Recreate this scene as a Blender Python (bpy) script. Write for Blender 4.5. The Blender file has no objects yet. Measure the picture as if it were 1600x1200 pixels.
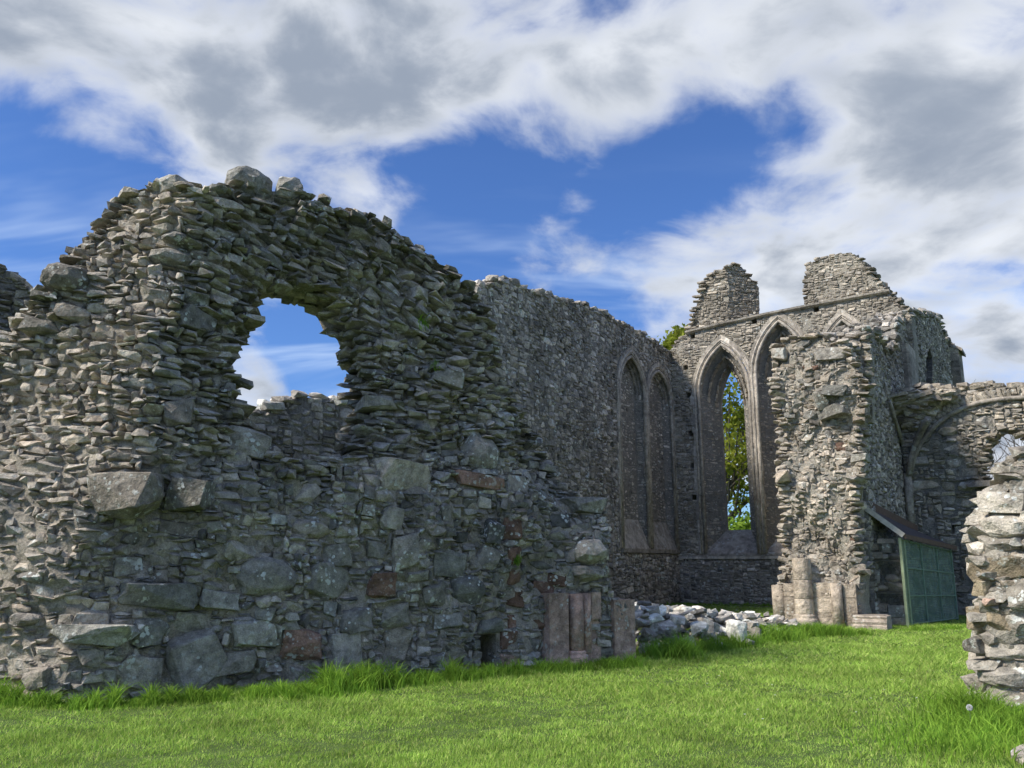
import bpy, bmesh, math, random
import numpy as np
from mathutils import Vector, Matrix
from mathutils import noise as mnoise
from mathutils.geometry import delaunay_2d_cdt

rng = np.random.default_rng(7)
random.seed(7)
SC = bpy.context.scene
COL = SC.collection
R = math.radians

# ------------------------------------------------------------------ camera
F = 1330.0                      # focal length in photo pixels (photo 1600 x 1200)
PITCH = R(11.9)
EYE = np.array([0.0, 0.0, 1.6])
cam_d = bpy.data.cameras.new('camera')
cam_d.sensor_width = 36.0
cam_d.lens = F / 1600 * 36.0
cam_d.clip_start = 0.1
cam_d.clip_end = 4000
cam = bpy.data.objects.new('camera', cam_d)
COL.objects.link(cam)
cam.location = EYE
cam.rotation_euler = (math.pi / 2 + PITCH, 0, 0)
SC.camera = cam

# ------------------------------------------------------------------ sun, exposure
SUN_AZ, SUN_EL = R(-112), R(44)            # azimuth clockwise from +Y
to_sun = Vector((math.sin(SUN_AZ) * math.cos(SUN_EL), math.cos(SUN_AZ) * math.cos(SUN_EL), math.sin(SUN_EL)))
sun_d = bpy.data.lights.new('sun', 'SUN')
sun_d.energy = 3.4
sun_d.angle = R(12.0)
sun_d.color = (1.0, 0.94, 0.84)
sun = bpy.data.objects.new('sun', sun_d)
COL.objects.link(sun)
sun.rotation_euler = to_sun.to_track_quat('Z', 'Y').to_euler()
sun.location = (-20, -5, 30)
SC.view_settings.view_transform = 'Standard'
SC.view_settings.look = 'None'
SC.view_settings.exposure = 0.7
SC.view_settings.gamma = 1.0
SC.view_settings.use_curve_mapping = False
SC.render.engine = 'CYCLES'
SC.cycles.use_denoising = True
SC.cycles.max_bounces = 4
SC.cycles.diffuse_bounces = 2
SC.cycles.use_adaptive_sampling = True
SC.cycles.adaptive_threshold = 0.03
SC.cycles.transparent_max_bounces = 12

def ray(x, y):
    a = (x - 800.0) / F
    b = (600.0 - y) / F
    c, s = math.cos(PITCH), math.sin(PITCH)
    return np.array([a, c - b * s, s + b * c])

def pxdir(x, y):
    d = ray(x, y)
    return d / np.linalg.norm(d)

def ground(x, y, z=0.0):
    d = ray(x, y)
    return EYE + d * ((z - EYE[2]) / d[2])

def at_depth(x, y, Y):
    d = ray(x, y)
    return EYE + d * (Y / d[1])

def project(P):
    P = np.asarray(P, float) - EYE
    c, s = math.cos(PITCH), math.sin(PITCH)
    fw = P[..., 1] * c + P[..., 2] * s
    up = -P[..., 1] * s + P[..., 2] * c
    fw = np.where(fw < 0.1, 0.1, fw)
    return 800 + F * P[..., 0] / fw, 600 - F * up / fw, fw

# ------------------------------------------------------------------ node helpers
class NT:
    def __init__(self, tree):
        self.t = tree
        tree.nodes.clear()
    def n(self, kind, **kw):
        nd = self.t.nodes.new(kind)
        for k, v in kw.items():
            setattr(nd, k, v)
        return nd
    def put(self, sock, val):
        if isinstance(val, bpy.types.NodeSocket):
            self.t.links.new(val, sock)
        elif val is not None:
            sock.default_value = val
    def math(self, op, a, b=None, c=None, clamp=False):
        nd = self.n('ShaderNodeMath', operation=op)
        nd.use_clamp = clamp
        for i, v in enumerate((a, b, c)):
            if v is not None:
                self.put(nd.inputs[i], v)
        return nd.outputs[0]
    def vmath(self, op, a, b=None, out=0):
        nd = self.n('ShaderNodeVectorMath', operation=op)
        self.put(nd.inputs[0], a)
        if b is not None:
            self.put(nd.inputs[1], b)
        return nd.outputs[out]
    def noise(self, vec, scale, detail=4, rough=0.55, dist=0.0):
        nd = self.n('ShaderNodeTexNoise')
        self.put(nd.inputs['Vector'], vec)
        nd.inputs['Scale'].default_value = scale
        nd.inputs['Detail'].default_value = detail
        nd.inputs['Roughness'].default_value = rough
        nd.inputs['Distortion'].default_value = dist
        return nd.outputs[0]
    def ramp(self, fac, stops, interp='LINEAR'):
        nd = self.n('ShaderNodeValToRGB')
        cr = nd.color_ramp
        cr.interpolation = interp
        while len(cr.elements) > 1:
            cr.elements.remove(cr.elements[-1])
        for i, (p, c) in enumerate(stops):
            e = cr.elements[0] if i == 0 else cr.elements.new(p)
            e.position = p
            if not hasattr(c, '__len__'):
                c = (c, c, c)
            e.color = (c[0], c[1], c[2], 1)
        self.put(nd.inputs[0], fac)
        return nd.outputs[0]
    def mix(self, fac, a, b, blend='MIX'):
        nd = self.n('ShaderNodeMix', data_type='RGBA', blend_type=blend)
        self.put(nd.inputs[0], fac)
        for s, v in ((nd.inputs[6], a), (nd.inputs[7], b)):
            if isinstance(v, tuple) and len(v) == 3:
                v = (*v, 1)
            self.put(s, v)
        return nd.outputs[2]
    def smooth(self, x, lo, hi, a=0.0, b=1.0):
        nd = self.n('ShaderNodeMapRange', interpolation_type='SMOOTHSTEP')
        self.put(nd.inputs[0], x)
        for i, v in enumerate((lo, hi, a, b)):
            self.put(nd.inputs[i + 1], v)
        return nd.outputs[0]

# ------------------------------------------------------------------ sky: Nishita blue with broken cloud
world = bpy.data.worlds.new('World')
SC.world = world
world.use_nodes = True
world.cycles.sampling_method = 'NONE'
W = NT(world.node_tree)
sky = W.n('ShaderNodeTexSky', sky_type='NISHITA')
sky.sun_disc = False
sky.sun_elevation = SUN_EL
sky.sun_rotation = SUN_AZ
sky.altitude = 50
sky.air_density = 1.0
sky.dust_density = 0.6
sky.ozone_density = 2.0
tc = W.n('ShaderNodeTexCoord')
dirv = W.vmath('NORMALIZE', tc.outputs['Generated'])
sep = W.n('ShaderNodeSeparateXYZ')
W.put(sep.inputs[0], dirv)
den = W.math('ADD', W.math('MAXIMUM', sep.outputs[2], 0.0), 0.42)
cxy = W.n('ShaderNodeCombineXYZ')
W.put(cxy.inputs[0], W.math('DIVIDE', sep.outputs[0], den))
W.put(cxy.inputs[1], W.math('DIVIDE', sep.outputs[1], den))
W.put(cxy.inputs[2], W.math('MULTIPLY', sep.outputs[2], 1.2))
plane = cxy.outputs[0]
warp = W.n('ShaderNodeTexNoise')
W.put(warp.inputs['Vector'], plane)
warp.inputs['Scale'].default_value = 2.6
warp.inputs['Detail'].default_value = 2
wv = W.vmath('SCALE', W.vmath('SUBTRACT', warp.outputs['Color'], (0.5, 0.5, 0.5)))
wv.node.inputs[3].default_value = 0.22
pw = W.vmath('ADD', plane, wv)
nbig = W.noise(pw, 3.6, 7, 0.555, 0.0)
# cloud banks and gaps, as directions in the sky: (direction from photo spot, spread in deg, weight)
BANKS = [
    (120, 40, 8, .20), (400, 30, 8, .19), (700, 40, 7, .22), (950, 50, 6, .20), (1200, 0, 6, .18), (1500, 10, 7, .24), (980, 10, 5, .32), (1290, 40, 4, .16),
    (60, 160, 3.6, .42), (200, 195, 3.4, .26), (340, 205, 3.6, .22), (560, 150, 4.5, .16), (760, 170, 4, .20), (950, 165, 3.4, .24), (660, 210, 2.6, .20),
    (1360, 320, 6, .22), (1520, 440, 8, .26), (1420, 190, 3.4, .26), (1200, 360, 4.0, .20), (1080, 420, 5, .16), (1300, 480, 5, .12), (1560, 300, 5, .16),
    (610, 300, 2.6, .34), (900, 290, 2.0, .08), (1140, 115, 2.4, .20), (30, 415, 2.4, .40), (1560, 565, 1.8, .40), (1575, 720, 3.0, .50),
    (90, 345, 4.2, -.42), (250, 330, 3.2, -.26), (465, 250, 2.2, -.34), (745, 300, 3.6, -.40), (830, 250, 2.2, -.22), (835, 160, 1.5, -.26), (408, 165, 1.3, -.20), (480, 560, 4, -.35),
    (1080, 240, 3.4, -.46), (960, 300, 2.8, -.30), (1220, 180, 2.8, -.46), (1330, 125, 2.0, -.28), (700, 400, 3.2, -.30), (870, 480, 4, -.16), (1500, 530, 1.4, -.34),
]
tot = None
for (x, y, sp, wt) in BANKS:
    wt = wt * 0.56 if wt > 0 else wt * 0.8
    k = 1.0 / (R(sp) ** 2)
    d = W.vmath('DOT_PRODUCT', dirv, tuple(k * q for q in pxdir(x, y)), out=1)
    g = W.math('EXPONENT', W.math('SUBTRACT', d, k))
    tot = W.math('MULTIPLY', g, wt) if tot is None else W.math('MULTIPLY_ADD', g, wt, tot)
dens2 = W.math('ADD', W.math('MULTIPLY_ADD', W.math('SUBTRACT', nbig, 0.5), 2.1, 0.50), tot)
cover = W.smooth(dens2, 0.38, 0.84)
# lit rims and grey undersides: compare with the density a little way toward the sun
off = W.vmath('ADD', pw, tuple(0.055 * q for q in to_sun))
ntoward = W.noise(off, 3.4, 3, 0.55, 0.0)
lit = W.math('SUBTRACT', W.noise(pw, 3.4, 3, 0.55, 0.0), ntoward)
nsoft = W.noise(plane, 2.1, 2, 0.5, 0.0)
thick = W.math('MULTIPLY', W.smooth(dens2, 0.54, 1.20), W.smooth(nsoft, 0.30, 0.60, 0.5, 1.0))
shade = W.math('MULTIPLY_ADD', lit, -1.8, thick)
shade = W.smooth(W.math('MULTIPLY_ADD', W.math('SUBTRACT', nbig, 0.5), 0.9, shade), -0.50, 1.05)
ccol = W.mix(shade, (0.62, 0.64, 0.67), (0.20, 0.235, 0.295))
# thin high streaks of cirrus
mp = W.n('ShaderNodeMapping')
W.put(mp.inputs[0], plane)
mp.inputs['Rotation'].default_value = (0, 0, R(24))
mp.inputs['Scale'].default_value = (0.7, 3.6, 1)
cir = W.smooth(W.noise(mp.outputs[0], 2.2, 4, 0.55, 0.3), 0.47, 0.78, 0.0, 0.55)
cir = W.math('MULTIPLY', cir, W.smooth(sep.outputs[2], 0.46, 0.30))
blue = W.mix(1.0, sky.outputs[0], (0.50, 0.74, 1.16), 'MULTIPLY')
BGS = 0.085
cw = W.vmath('SCALE', ccol)
cw.node.inputs[3].default_value = 1.0 / BGS
cirw = tuple(v / BGS for v in (0.50, 0.60, 0.74))
low = W.mix(cir, blue, cirw)
final = W.mix(cover, low, cw)
bg = W.n('ShaderNodeBackground')
W.put(bg.inputs[0], final)
bg.inputs[1].default_value = BGS
wo = W.n('ShaderNodeOutputWorld')
W.put(wo.inputs[0], bg.outputs[0])

# ------------------------------------------------------------------ materials
def mat(name):
    m = bpy.data.materials.new(name)
    m.use_nodes = True
    return m, NT(m.node_tree)

def finish(nt, col, rough, bump_h=None, strength=0.5, dist=0.02, spec=0.25):
    b = nt.n('ShaderNodeBsdfPrincipled')
    nt.put(b.inputs['Base Color'], col)
    nt.put(b.inputs['Roughness'], rough)
    b.inputs['Specular IOR Level'].default_value = spec
    if bump_h is not None:
        bp = nt.n('ShaderNodeBump')
        bp.inputs['Strength'].default_value = strength
        bp.inputs['Distance'].default_value = dist
        nt.put(bp.inputs['Height'], bump_h)
        nt.put(b.inputs['Normal'], bp.outputs[0])
    o = nt.n('ShaderNodeOutputMaterial')
    nt.put(o.inputs[0], b.outputs[0])

def rand_value(nt):
    oi = nt.n('ShaderNodeObjectInfo')
    ge = nt.n('ShaderNodeNewGeometry')
    s = nt.math('ADD', oi.outputs['Random'], ge.outputs['Random Per Island'])
    return nt.math('FRACT', s), ge

def stone_mat(name, tones, lichen=0.5, fleck=0.5, scale=1.0, bump=0.85):
    m, nt = mat(name)
    rnd, ge = rand_value(nt)
    pos = ge.outputs['Position']
    n = len(tones)
    base = nt.ramp(rnd, [((i + 0.5) / n, tuple(min(.8, q * k_) for q, k_ in zip(t, (1.70, 1.555, 1.41)))) for i, t in enumerate(tones)])
    r2 = nt.math('FRACT', nt.math('MULTIPLY', rnd, 17.31))
    base = nt.mix(1.0, base, nt.ramp(r2, [(0, 0.72), (0.5, 1.0), (1, 1.3)]), 'MULTIPLY')
    off = nt.vmath('ADD', pos, nt.vmath('SCALE', (31.0, 17.0, 23.0)))
    nt.put(off.node.inputs[1].links[0].from_node.inputs[3], rnd)
    mott = nt.noise(off, 7 * scale, 3, 0.65)
    base = nt.mix(1.0, base, nt.ramp(mott, [(0.28, 0.50), (0.5, 1.0), (0.74, 1.5)]), 'MULTIPLY')
    stn = nt.noise(pos, 0.55, 2, 0.6)
    base = nt.mix(1.0, base, nt.ramp(stn, [(0.32, 0.70), (0.5, 1.0), (0.68, 1.22)]), 'MULTIPLY')
    grain = nt.noise(pos, 60 * scale, 1, 0.7)
    base = nt.mix(1.0, base, nt.ramp(grain, [(0.3, 0.8), (0.7, 1.2)]), 'MULTIPLY')
    # pale lichen crusts
    ln = nt.noise(off, 11 * scale, 4, 0.7)
    lg = nt.smooth(nt.math('FRACT', nt.math('MULTIPLY', rnd, 7.77)), 0.25, 0.95)
    lf = nt.math('MULTIPLY', nt.smooth(ln, 0.56, 0.68), nt.math('MULTIPLY', lg, lichen))
    base = nt.mix(lf, base, (0.46, 0.475, 0.42))
    vo = nt.n('ShaderNodeTexVoronoi')
    nt.put(vo.inputs['Vector'], pos)
    vo.inputs['Scale'].default_value = 13 * scale
    tn = nt.noise(pos, 5.0 * scale, 3, 0.7)
    edge = nt.math('MULTIPLY_ADD', nt.noise(off, 38 * scale, 2, 0.6), 0.30, vo.outputs['Distance'])
    sp = nt.smooth(nt.math('SUBTRACT', edge, nt.smooth(tn, 0.40, 0.72, 0.28, 0.74)), 0.05, -0.03)
    gate = nt.smooth(nt.noise(pos, 2.3 * scale, 2, 0.6), 0.47, 0.62)
    base = nt.mix(nt.math('MULTIPLY', nt.math('MULTIPLY', sp, gate), fleck), base, (0.66, 0.68, 0.63))
    h = nt.noise(off, 9 * scale, 5, 0.66)
    finish(nt, base, 0.93, h, bump, 0.075 / scale)
    return m

GREY = [(0.1324, 0.1378, 0.1324), (0.1883, 0.1905, 0.1799), (0.2181, 0.2107, 0.1892), (0.158, 0.1665, 0.1612), (0.2488, 0.2382, 0.2114), (0.1077, 0.113, 0.113), (0.1989, 0.1881, 0.1668), (0.2625, 0.257, 0.2356)]
M_NEAR = stone_mat('grey_rubble_stone', GREY, 0.75, 0.8)
LIGHT = [(0.2468, 0.2314, 0.2037), (0.2143, 0.205, 0.1835), (0.2886, 0.2702, 0.2332), (0.1808, 0.1747, 0.1593), (0.2653, 0.253, 0.2253), (0.2306, 0.2182, 0.1936), (0.2596, 0.2319, 0.1949), (0.1562, 0.1531, 0.1439)]
M_LIGHT = stone_mat('buff_rubble_stone', LIGHT, 0.35, 0.3)
FAR = [(0.1516, 0.1523, 0.1477), (0.2123, 0.2092, 0.1971), (0.2526, 0.2465, 0.2297), (0.1796, 0.1796, 0.1736), (0.2945, 0.287, 0.2679), (0.1311, 0.1327, 0.1311), (0.3561, 0.3523, 0.3371)]
M_FAR = stone_mat('weathered_wall_stone', FAR, 0.7, 0.9, 0.55)
GABLE = [(0.2123, 0.2023, 0.1791), (0.2484, 0.2351, 0.2052), (0.1762, 0.1696, 0.153), (0.2779, 0.2679, 0.238), (0.2251, 0.2118, 0.1852), (0.1589, 0.1556, 0.1443)]
M_GABLE = stone_mat('gable_wall_stone', GABLE, 0.5, 0.5, 0.55)
PALE = [(0.2948, 0.2894, 0.2732), (0.4028, 0.3974, 0.3812), (0.2286, 0.2286, 0.2178), (0.5373, 0.5319, 0.5103), (0.1751, 0.1751, 0.1697), (0.3348, 0.3294, 0.3078), (0.1624, 0.1645, 0.1645)]
M_PALE = stone_mat('pale_lichen_stone', PALE, 1.0, 1.0)
M_BOULDER = stone_mat('boulder_stone', [(0.18, 0.18, 0.168), (0.21, 0.205, 0.182), (0.15, 0.155, 0.148), (0.19, 0.182, 0.16)], 0.9, 1.0)
M_DARKB = stone_mat('dark_greenish_stone', [(0.115, 0.122, 0.117), (0.14, 0.146, 0.138), (0.16, 0.162, 0.15)], 0.8, 0.9)
M_RED = stone_mat('red_sandstone', [(0.125, 0.082, 0.062), (0.14, 0.095, 0.075), (0.11, 0.074, 0.058)], 0.7, 0.8)
M_PINK = stone_mat('weathered_pink_sandstone', [(0.26, 0.195, 0.165), (0.275, 0.21, 0.18), (0.245, 0.188, 0.16)], 0.5, 0.6)
M_BUFF = stone_mat('buff_carved_stone', [(0.265, 0.24, 0.205), (0.245, 0.222, 0.192), (0.28, 0.255, 0.218), (0.225, 0.207, 0.182)], 0.3, 0.4, 0.8)
M_DRESS = stone_mat('dressed_grey_stone', [(0.205, 0.197, 0.18), (0.235, 0.227, 0.207), (0.18, 0.175, 0.162), (0.25, 0.242, 0.22)], 0.3, 0.4, 0.6, 0.4)

def mortar_mat(name, c1, c2, scale=1.0):
    m, nt = mat(name)
    ge = nt.n('ShaderNodeNewGeometry')
    pos = ge.outputs['Position']
    a = nt.noise(pos, 2.2 * scale, 6, 0.65)
    col = nt.mix(nt.smooth(a, 0.35, 0.65), c1, c2)
    g = nt.noise(pos, 45 * scale, 2, 0.7)
    col = nt.mix(1.0, col, nt.ramp(g, [(0.3, 0.65), (0.7, 1.3)]), 'MULTIPLY')
    h = nt.noise(pos, 9 * scale, 6, 0.7)
    finish(nt, col, 0.96, h, 0.9, 0.09 / scale)
    return m

M_MORT = mortar_mat('lime_mortar', (0.27, 0.24, 0.195), (0.44, 0.39, 0.31))
M_MORTF = mortar_mat('dark_wall_mortar', (0.21, 0.20, 0.178), (0.30, 0.28, 0.245), 0.6)
M_MORTL = mortar_mat('buff_wall_mortar', (0.31, 0.285, 0.235), (0.42, 0.38, 0.31), 0.7)

def plain(name, col, rough=0.7, var=0.25, scale=8, bump=0.2, spec=0.25):
    m, nt = mat(name)
    ge = nt.n('ShaderNodeNewGeometry')
    a = nt.noise(ge.outputs['Position'], scale, 6, 0.65)
    c = nt.mix(1.0, (*col, 1), nt.ramp(a, [(0.3, 1 - var), (0.7, 1 + var)]), 'MULTIPLY')
    finish(nt, c, rough, nt.noise(ge.outputs['Position'], scale * 6, 5, 0.6), bump, 0.01, spec)
    return m

M_SOIL = plain('turf_soil', (0.07, 0.11, 0.025), 0.95, 0.4, 3, 0.6)
M_POST = plain('green_painted_post', (0.30, 0.36, 0.22), 0.6)
M_GREENB = plain('green_mesh_bar', (0.17, 0.245, 0.185), 0.6)
M_WHITEB = plain('pale_barge_board', (0.50, 0.46, 0.40), 0.6)
M_ROOF = plain('slate_grey_roofing', (0.075, 0.064, 0.064), 0.7)
M_FLASH = plain('brown_flashing', (0.13, 0.085, 0.06), 0.7)
M_SHELF = plain('timber_shelf', (0.10, 0.085, 0.06), 0.8)
M_WIRE = plain('galvanised_wire', (0.17, 0.17, 0.15), 0.5, 0.1)
M_BIRD = plain('black_feathers', (0.012, 0.012, 0.014), 0.6, 0.2)
M_BARK = plain('tree_bark', (0.11, 0.10, 0.075), 0.9, 0.4, 4, 0.6)
M_TWIG = plain('bare_twig', (0.09, 0.075, 0.06), 0.9)
M_WHITE = plain('white_petals', (0.75, 0.75, 0.72), 0.8, 0.05)
M_STALK = plain('green_stalk', (0.10, 0.16, 0.04), 0.7)

def net_mat():
    m, nt = mat('green_shade_netting')
    ge = nt.n('ShaderNodeNewGeometry')
    a = nt.noise(ge.outputs['Position'], 3.0, 5, 0.6)
    wv = nt.n('ShaderNodeTexWave', wave_type='BANDS', bands_direction='Z')
    nt.put(wv.inputs[0], ge.outputs['Position'])
    wv.inputs['Scale'].default_value = 7.0
    wv.inputs['Distortion'].default_value = 0.6
    c = nt.mix(nt.smooth(a, 0.35, 0.68), (0.125, 0.19, 0.145), (0.22, 0.295, 0.235))
    c = nt.mix(nt.math('MULTIPLY', wv.outputs[1], 0.35), c, (0.30, 0.37, 0.31))
    d = nt.n('ShaderNodeBsdfDiffuse'); nt.put(d.inputs[0], c)
    t = nt.n('ShaderNodeBsdfTransparent')
    mx = nt.n('ShaderNodeMixShader'); mx.inputs[0].default_value = 0.42
    nt.put(mx.inputs[1], d.outputs[0]); nt.put(mx.inputs[2], t.outputs[0])
    o = nt.n('ShaderNodeOutputMaterial'); nt.put(o.inputs[0], mx.outputs[0])
    return m
M_NET = net_mat()

def leaf_mat(name, tones, trans=0.45, patch=0.0):
    m, nt = mat(name)
    rnd, ge = rand_value(nt)
    c = nt.ramp(rnd, [(i / max(1, len(tones) - 1), tuple(min(.6, q * k_) for q, k_ in zip(t, (2.55, 2.45, 2.4)))) for i, t in enumerate(tones)])
    a = nt.noise(ge.outputs['Position'], 0.9, 3, 0.6)
    c = nt.mix(1.0, c, nt.ramp(a, [(0.3, 1 - patch), (0.7, 1 + patch)]), 'MULTIPLY')
    a2 = nt.noise(ge.outputs['Position'], 4.5, 1, 0.6)
    c = nt.mix(1.0, c, nt.ramp(a2, [(0.3, 1 - patch * .7), (0.7, 1 + patch * .7)]), 'MULTIPLY')
    d = nt.n('ShaderNodeBsdfDiffuse'); nt.put(d.inputs[0], c)
    t = nt.n('ShaderNodeBsdfTranslucent'); nt.put(t.inputs[0], c)
    mx = nt.n('ShaderNodeMixShader'); mx.inputs[0].default_value = trans
    nt.put(mx.inputs[1], d.outputs[0]); nt.put(mx.inputs[2], t.outputs[0])
    o = nt.n('ShaderNodeOutputMaterial'); nt.put(o.inputs[0], mx.outputs[0])
    return m
M_GRASS = leaf_mat('lawn_grass', [(0.075, 0.140, 0.022), (0.12, 0.195, 0.034), (0.175, 0.24, 0.055), (0.10, 0.175, 0.028), (0.225, 0.245, 0.09)], 0.35, 0.26)
M_TUFT = leaf_mat('long_grass', [(0.05, 0.105, 0.014), (0.085, 0.155, 0.02), (0.125, 0.20, 0.03), (0.07, 0.135, 0.018)], 0.45, 0.25)
M_LEAF = leaf_mat('spring_leaves', [(0.075, 0.10, 0.012), (0.105, 0.128, 0.018), (0.14, 0.15, 0.028), (0.088, 0.115, 0.014)], 0.5, 0.25)
M_BUSH = leaf_mat('bush_leaves', [(0.06, 0.11, 0.015), (0.09, 0.14, 0.02), (0.045, 0.09, 0.012)], 0.4, 0.25)

# ------------------------------------------------------------------ mesh helpers
def mesh_from(name, V, Fc, material=None, smooth=False):
    me = bpy.data.meshes.new(name)
    if isinstance(Fc, np.ndarray):
        V = np.asarray(V, np.float32); nf, k = Fc.shape
        me.vertices.add(len(V)); me.vertices.foreach_set('co', V.ravel())
        me.loops.add(nf * k); me.loops.foreach_set('vertex_index', Fc.astype(np.int32).ravel())
        me.polygons.add(nf)
        me.polygons.foreach_set('loop_start', np.arange(0, nf * k, k, dtype=np.int32))
        me.polygons.foreach_set('loop_total', np.full(nf, k, np.int32))
        me.update(calc_edges=True)
    else:
        me.from_pydata([tuple(map(float, v)) for v in V], [], [tuple(int(i) for i in f) for f in Fc])
    me.polygons.foreach_set('use_smooth', np.full(len(me.polygons), smooth))
    if material:
        me.materials.append(material)
    me.update()
    return me

def link(name, data, parent=None, loc=None, kind=None):
    o = bpy.data.objects.new(name, data)
    COL.objects.link(o)
    if parent is not None:
        o.parent = parent
    if loc is not None:
        o.location = loc
    if kind:
        o['kind'] = kind
    return o

def thing(name, label, cat, loc, group=None):
    o = link(name, None, None, tuple(loc))
    o.empty_display_size = 0.2
    o['label'] = label
    o['category'] = cat
    o['kind'] = 'thing'
    if group:
        o['group'] = group
    return o

def tag(o, label, cat, group=None):
    o['label'] = label; o['category'] = cat
    if group:
        o['group'] = group
    return o

def part(name, V, Fc, material, parent, smooth=False, kind=None):
    V = np.asarray(V, float)
    if parent is not None:
        org = np.array(parent['_o'] if '_o' in parent else parent.location)
        V = V - org
    return link(name, mesh_from(name, V, Fc, material, smooth), parent, None, kind)

def hull(pts):
    bm = bmesh.new()
    for p in pts:
        bm.verts.new(p)
    r = bmesh.ops.convex_hull(bm, input=bm.verts)
    junk = [g for g in r['geom_interior'] + r['geom_unused'] if isinstance(g, bmesh.types.BMVert)]
    bmesh.ops.delete(bm, geom=list(set(junk)), context='VERTS')
    bmesh.ops.recalc_face_normals(bm, faces=bm.faces)
    return bm

def bm_arrays(bm):
    bmesh.ops.triangulate(bm, faces=bm.faces)
    bm.verts.index_update()
    V = np.array([v.co[:] for v in bm.verts]); Fc = np.array([[v.index for v in f.verts] for f in bm.faces], np.int32)
    bm.free()
    lo, hi = V.min(0), V.max(0)
    V = (V - (lo + hi) / 2) / (hi - lo)
    return V, Fc

def angular(r, n=8, chip=0.30):
    pts = []
    for sx in (-1, 1):
        for sy in (-1, 1):
            for sz in (-1, 1):
                pts.append((sx * (.5 - r.random() * chip * .8), sy * (.5 - r.random() * chip), sz * (.5 - r.random() * chip)))
    for _ in range(n):
        p = r.normal(size=3); q = np.sum(np.abs(p) ** 5) ** (1 / 5)
        pts.append(tuple(p / q * .5 * r.uniform(.88, 1.02)))
    return pts

def bouldery(r, n=24, e=3.0):
    pts = []
    for _ in range(n):
        p = r.normal(size=3); q = np.sum(np.abs(p) ** e) ** (1 / e)
        pts.append(tuple(p / q * .5 * r.uniform(.9, 1.04)))
    return pts

lr = np.random.default_rng(21)
LIB = []                                  # (V, F) unit shapes
KIND = {'slab': [], 'block': [], 'round': []}
for i in range(16):
    KIND['slab'].append(len(LIB)); LIB.append(bm_arrays(hull(angular(lr, 7, 0.42))))
for i in range(12):
    KIND['block'].append(len(LIB)); LIB.append(bm_arrays(hull(angular(lr, 9, 0.28))))
for i in range(10):
    KIND['round'].append(len(LIB)); LIB.append(bm_arrays(hull(bouldery(lr, 24, 3.2))))
_libmesh = {}
def lib_mesh(i, material):
    k = (i, material.name)
    if k not in _libmesh:
        _libmesh[k] = mesh_from('stone', LIB[i][0], LIB[i][1], material)
    return _libmesh[k]

def roughen(bm, r, amp=0.035, cuts=1):
    bmesh.ops.triangulate(bm, faces=bm.faces)
    bmesh.ops.subdivide_edges(bm, edges=list(bm.edges), cuts=cuts, use_grid_fill=True)
    o = Vector(r.uniform(-50, 50, 3))
    for v in bm.verts:
        v.co += mnoise.noise_vector(v.co * 3.2 + o) * amp + mnoise.noise_vector(v.co * 8.0 + o) * amp * .45

def rot(ax, ay, az):
    return np.array(Matrix.Rotation(az, 3, 'Z') @ Matrix.Rotation(ay, 3, 'Y') @ Matrix.Rotation(ax, 3, 'X'))

def emit(parent, insts, n_parts=300, part_name='stone', heap='rubble_stones'):
    """insts: (lib index, 3x3, location, material). The largest in view become parts, the rest one stuff part per material."""
    if not insts:
        return
    org = np.array(parent.location)
    L = np.array([i[2] for i in insts])
    x, y, d = project(L)
    sz = np.array([np.linalg.norm(i[1][:, 0]) * np.linalg.norm(i[1][:, 2]) for i in insts]) / d ** 2
    sz = np.where((x > -20) & (x < 1620) & (y > -20) & (y < 1220), sz, sz * 1e-4)
    order = np.argsort(-sz)
    for k in order[:n_parts]:
        li, M, loc, m = insts[k]
        o = link(part_name, lib_mesh(li, m), parent)
        o.matrix_local = Matrix([[*M[0], loc[0] - org[0]], [*M[1], loc[1] - org[1]], [*M[2], loc[2] - org[2]], [0, 0, 0, 1]])
    rest = {}
    for k in order[n_parts:]:
        rest.setdefault(insts[k][3].name, []).append(insts[k])
    for mn, lst in rest.items():
        VV, FF, o = [], [], 0
        for li, M, loc, m in lst:
            v, f = LIB[li]
            VV.append(v @ M.T + (loc - org)); FF.append(f + o); o += len(v)
        link(heap, mesh_from(heap, np.concatenate(VV), np.concatenate(FF), bpy.data.materials[mn]), parent, None, 'stuff')

def pip(poly, X, Y):
    poly = np.asarray(poly, float)
    ins = np.zeros(X.shape, bool)
    j = len(poly) - 1
    for i in range(len(poly)):
        xi, yi = poly[i]; xj, yj = poly[j]
        c = ((yi > Y) != (yj > Y))
        with np.errstate(divide='ignore', invalid='ignore'):
            c &= X < (xj - xi) * (Y - yi) / (yj - yi + 1e-12) + xi
        ins ^= c
        j = i
    return ins

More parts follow.
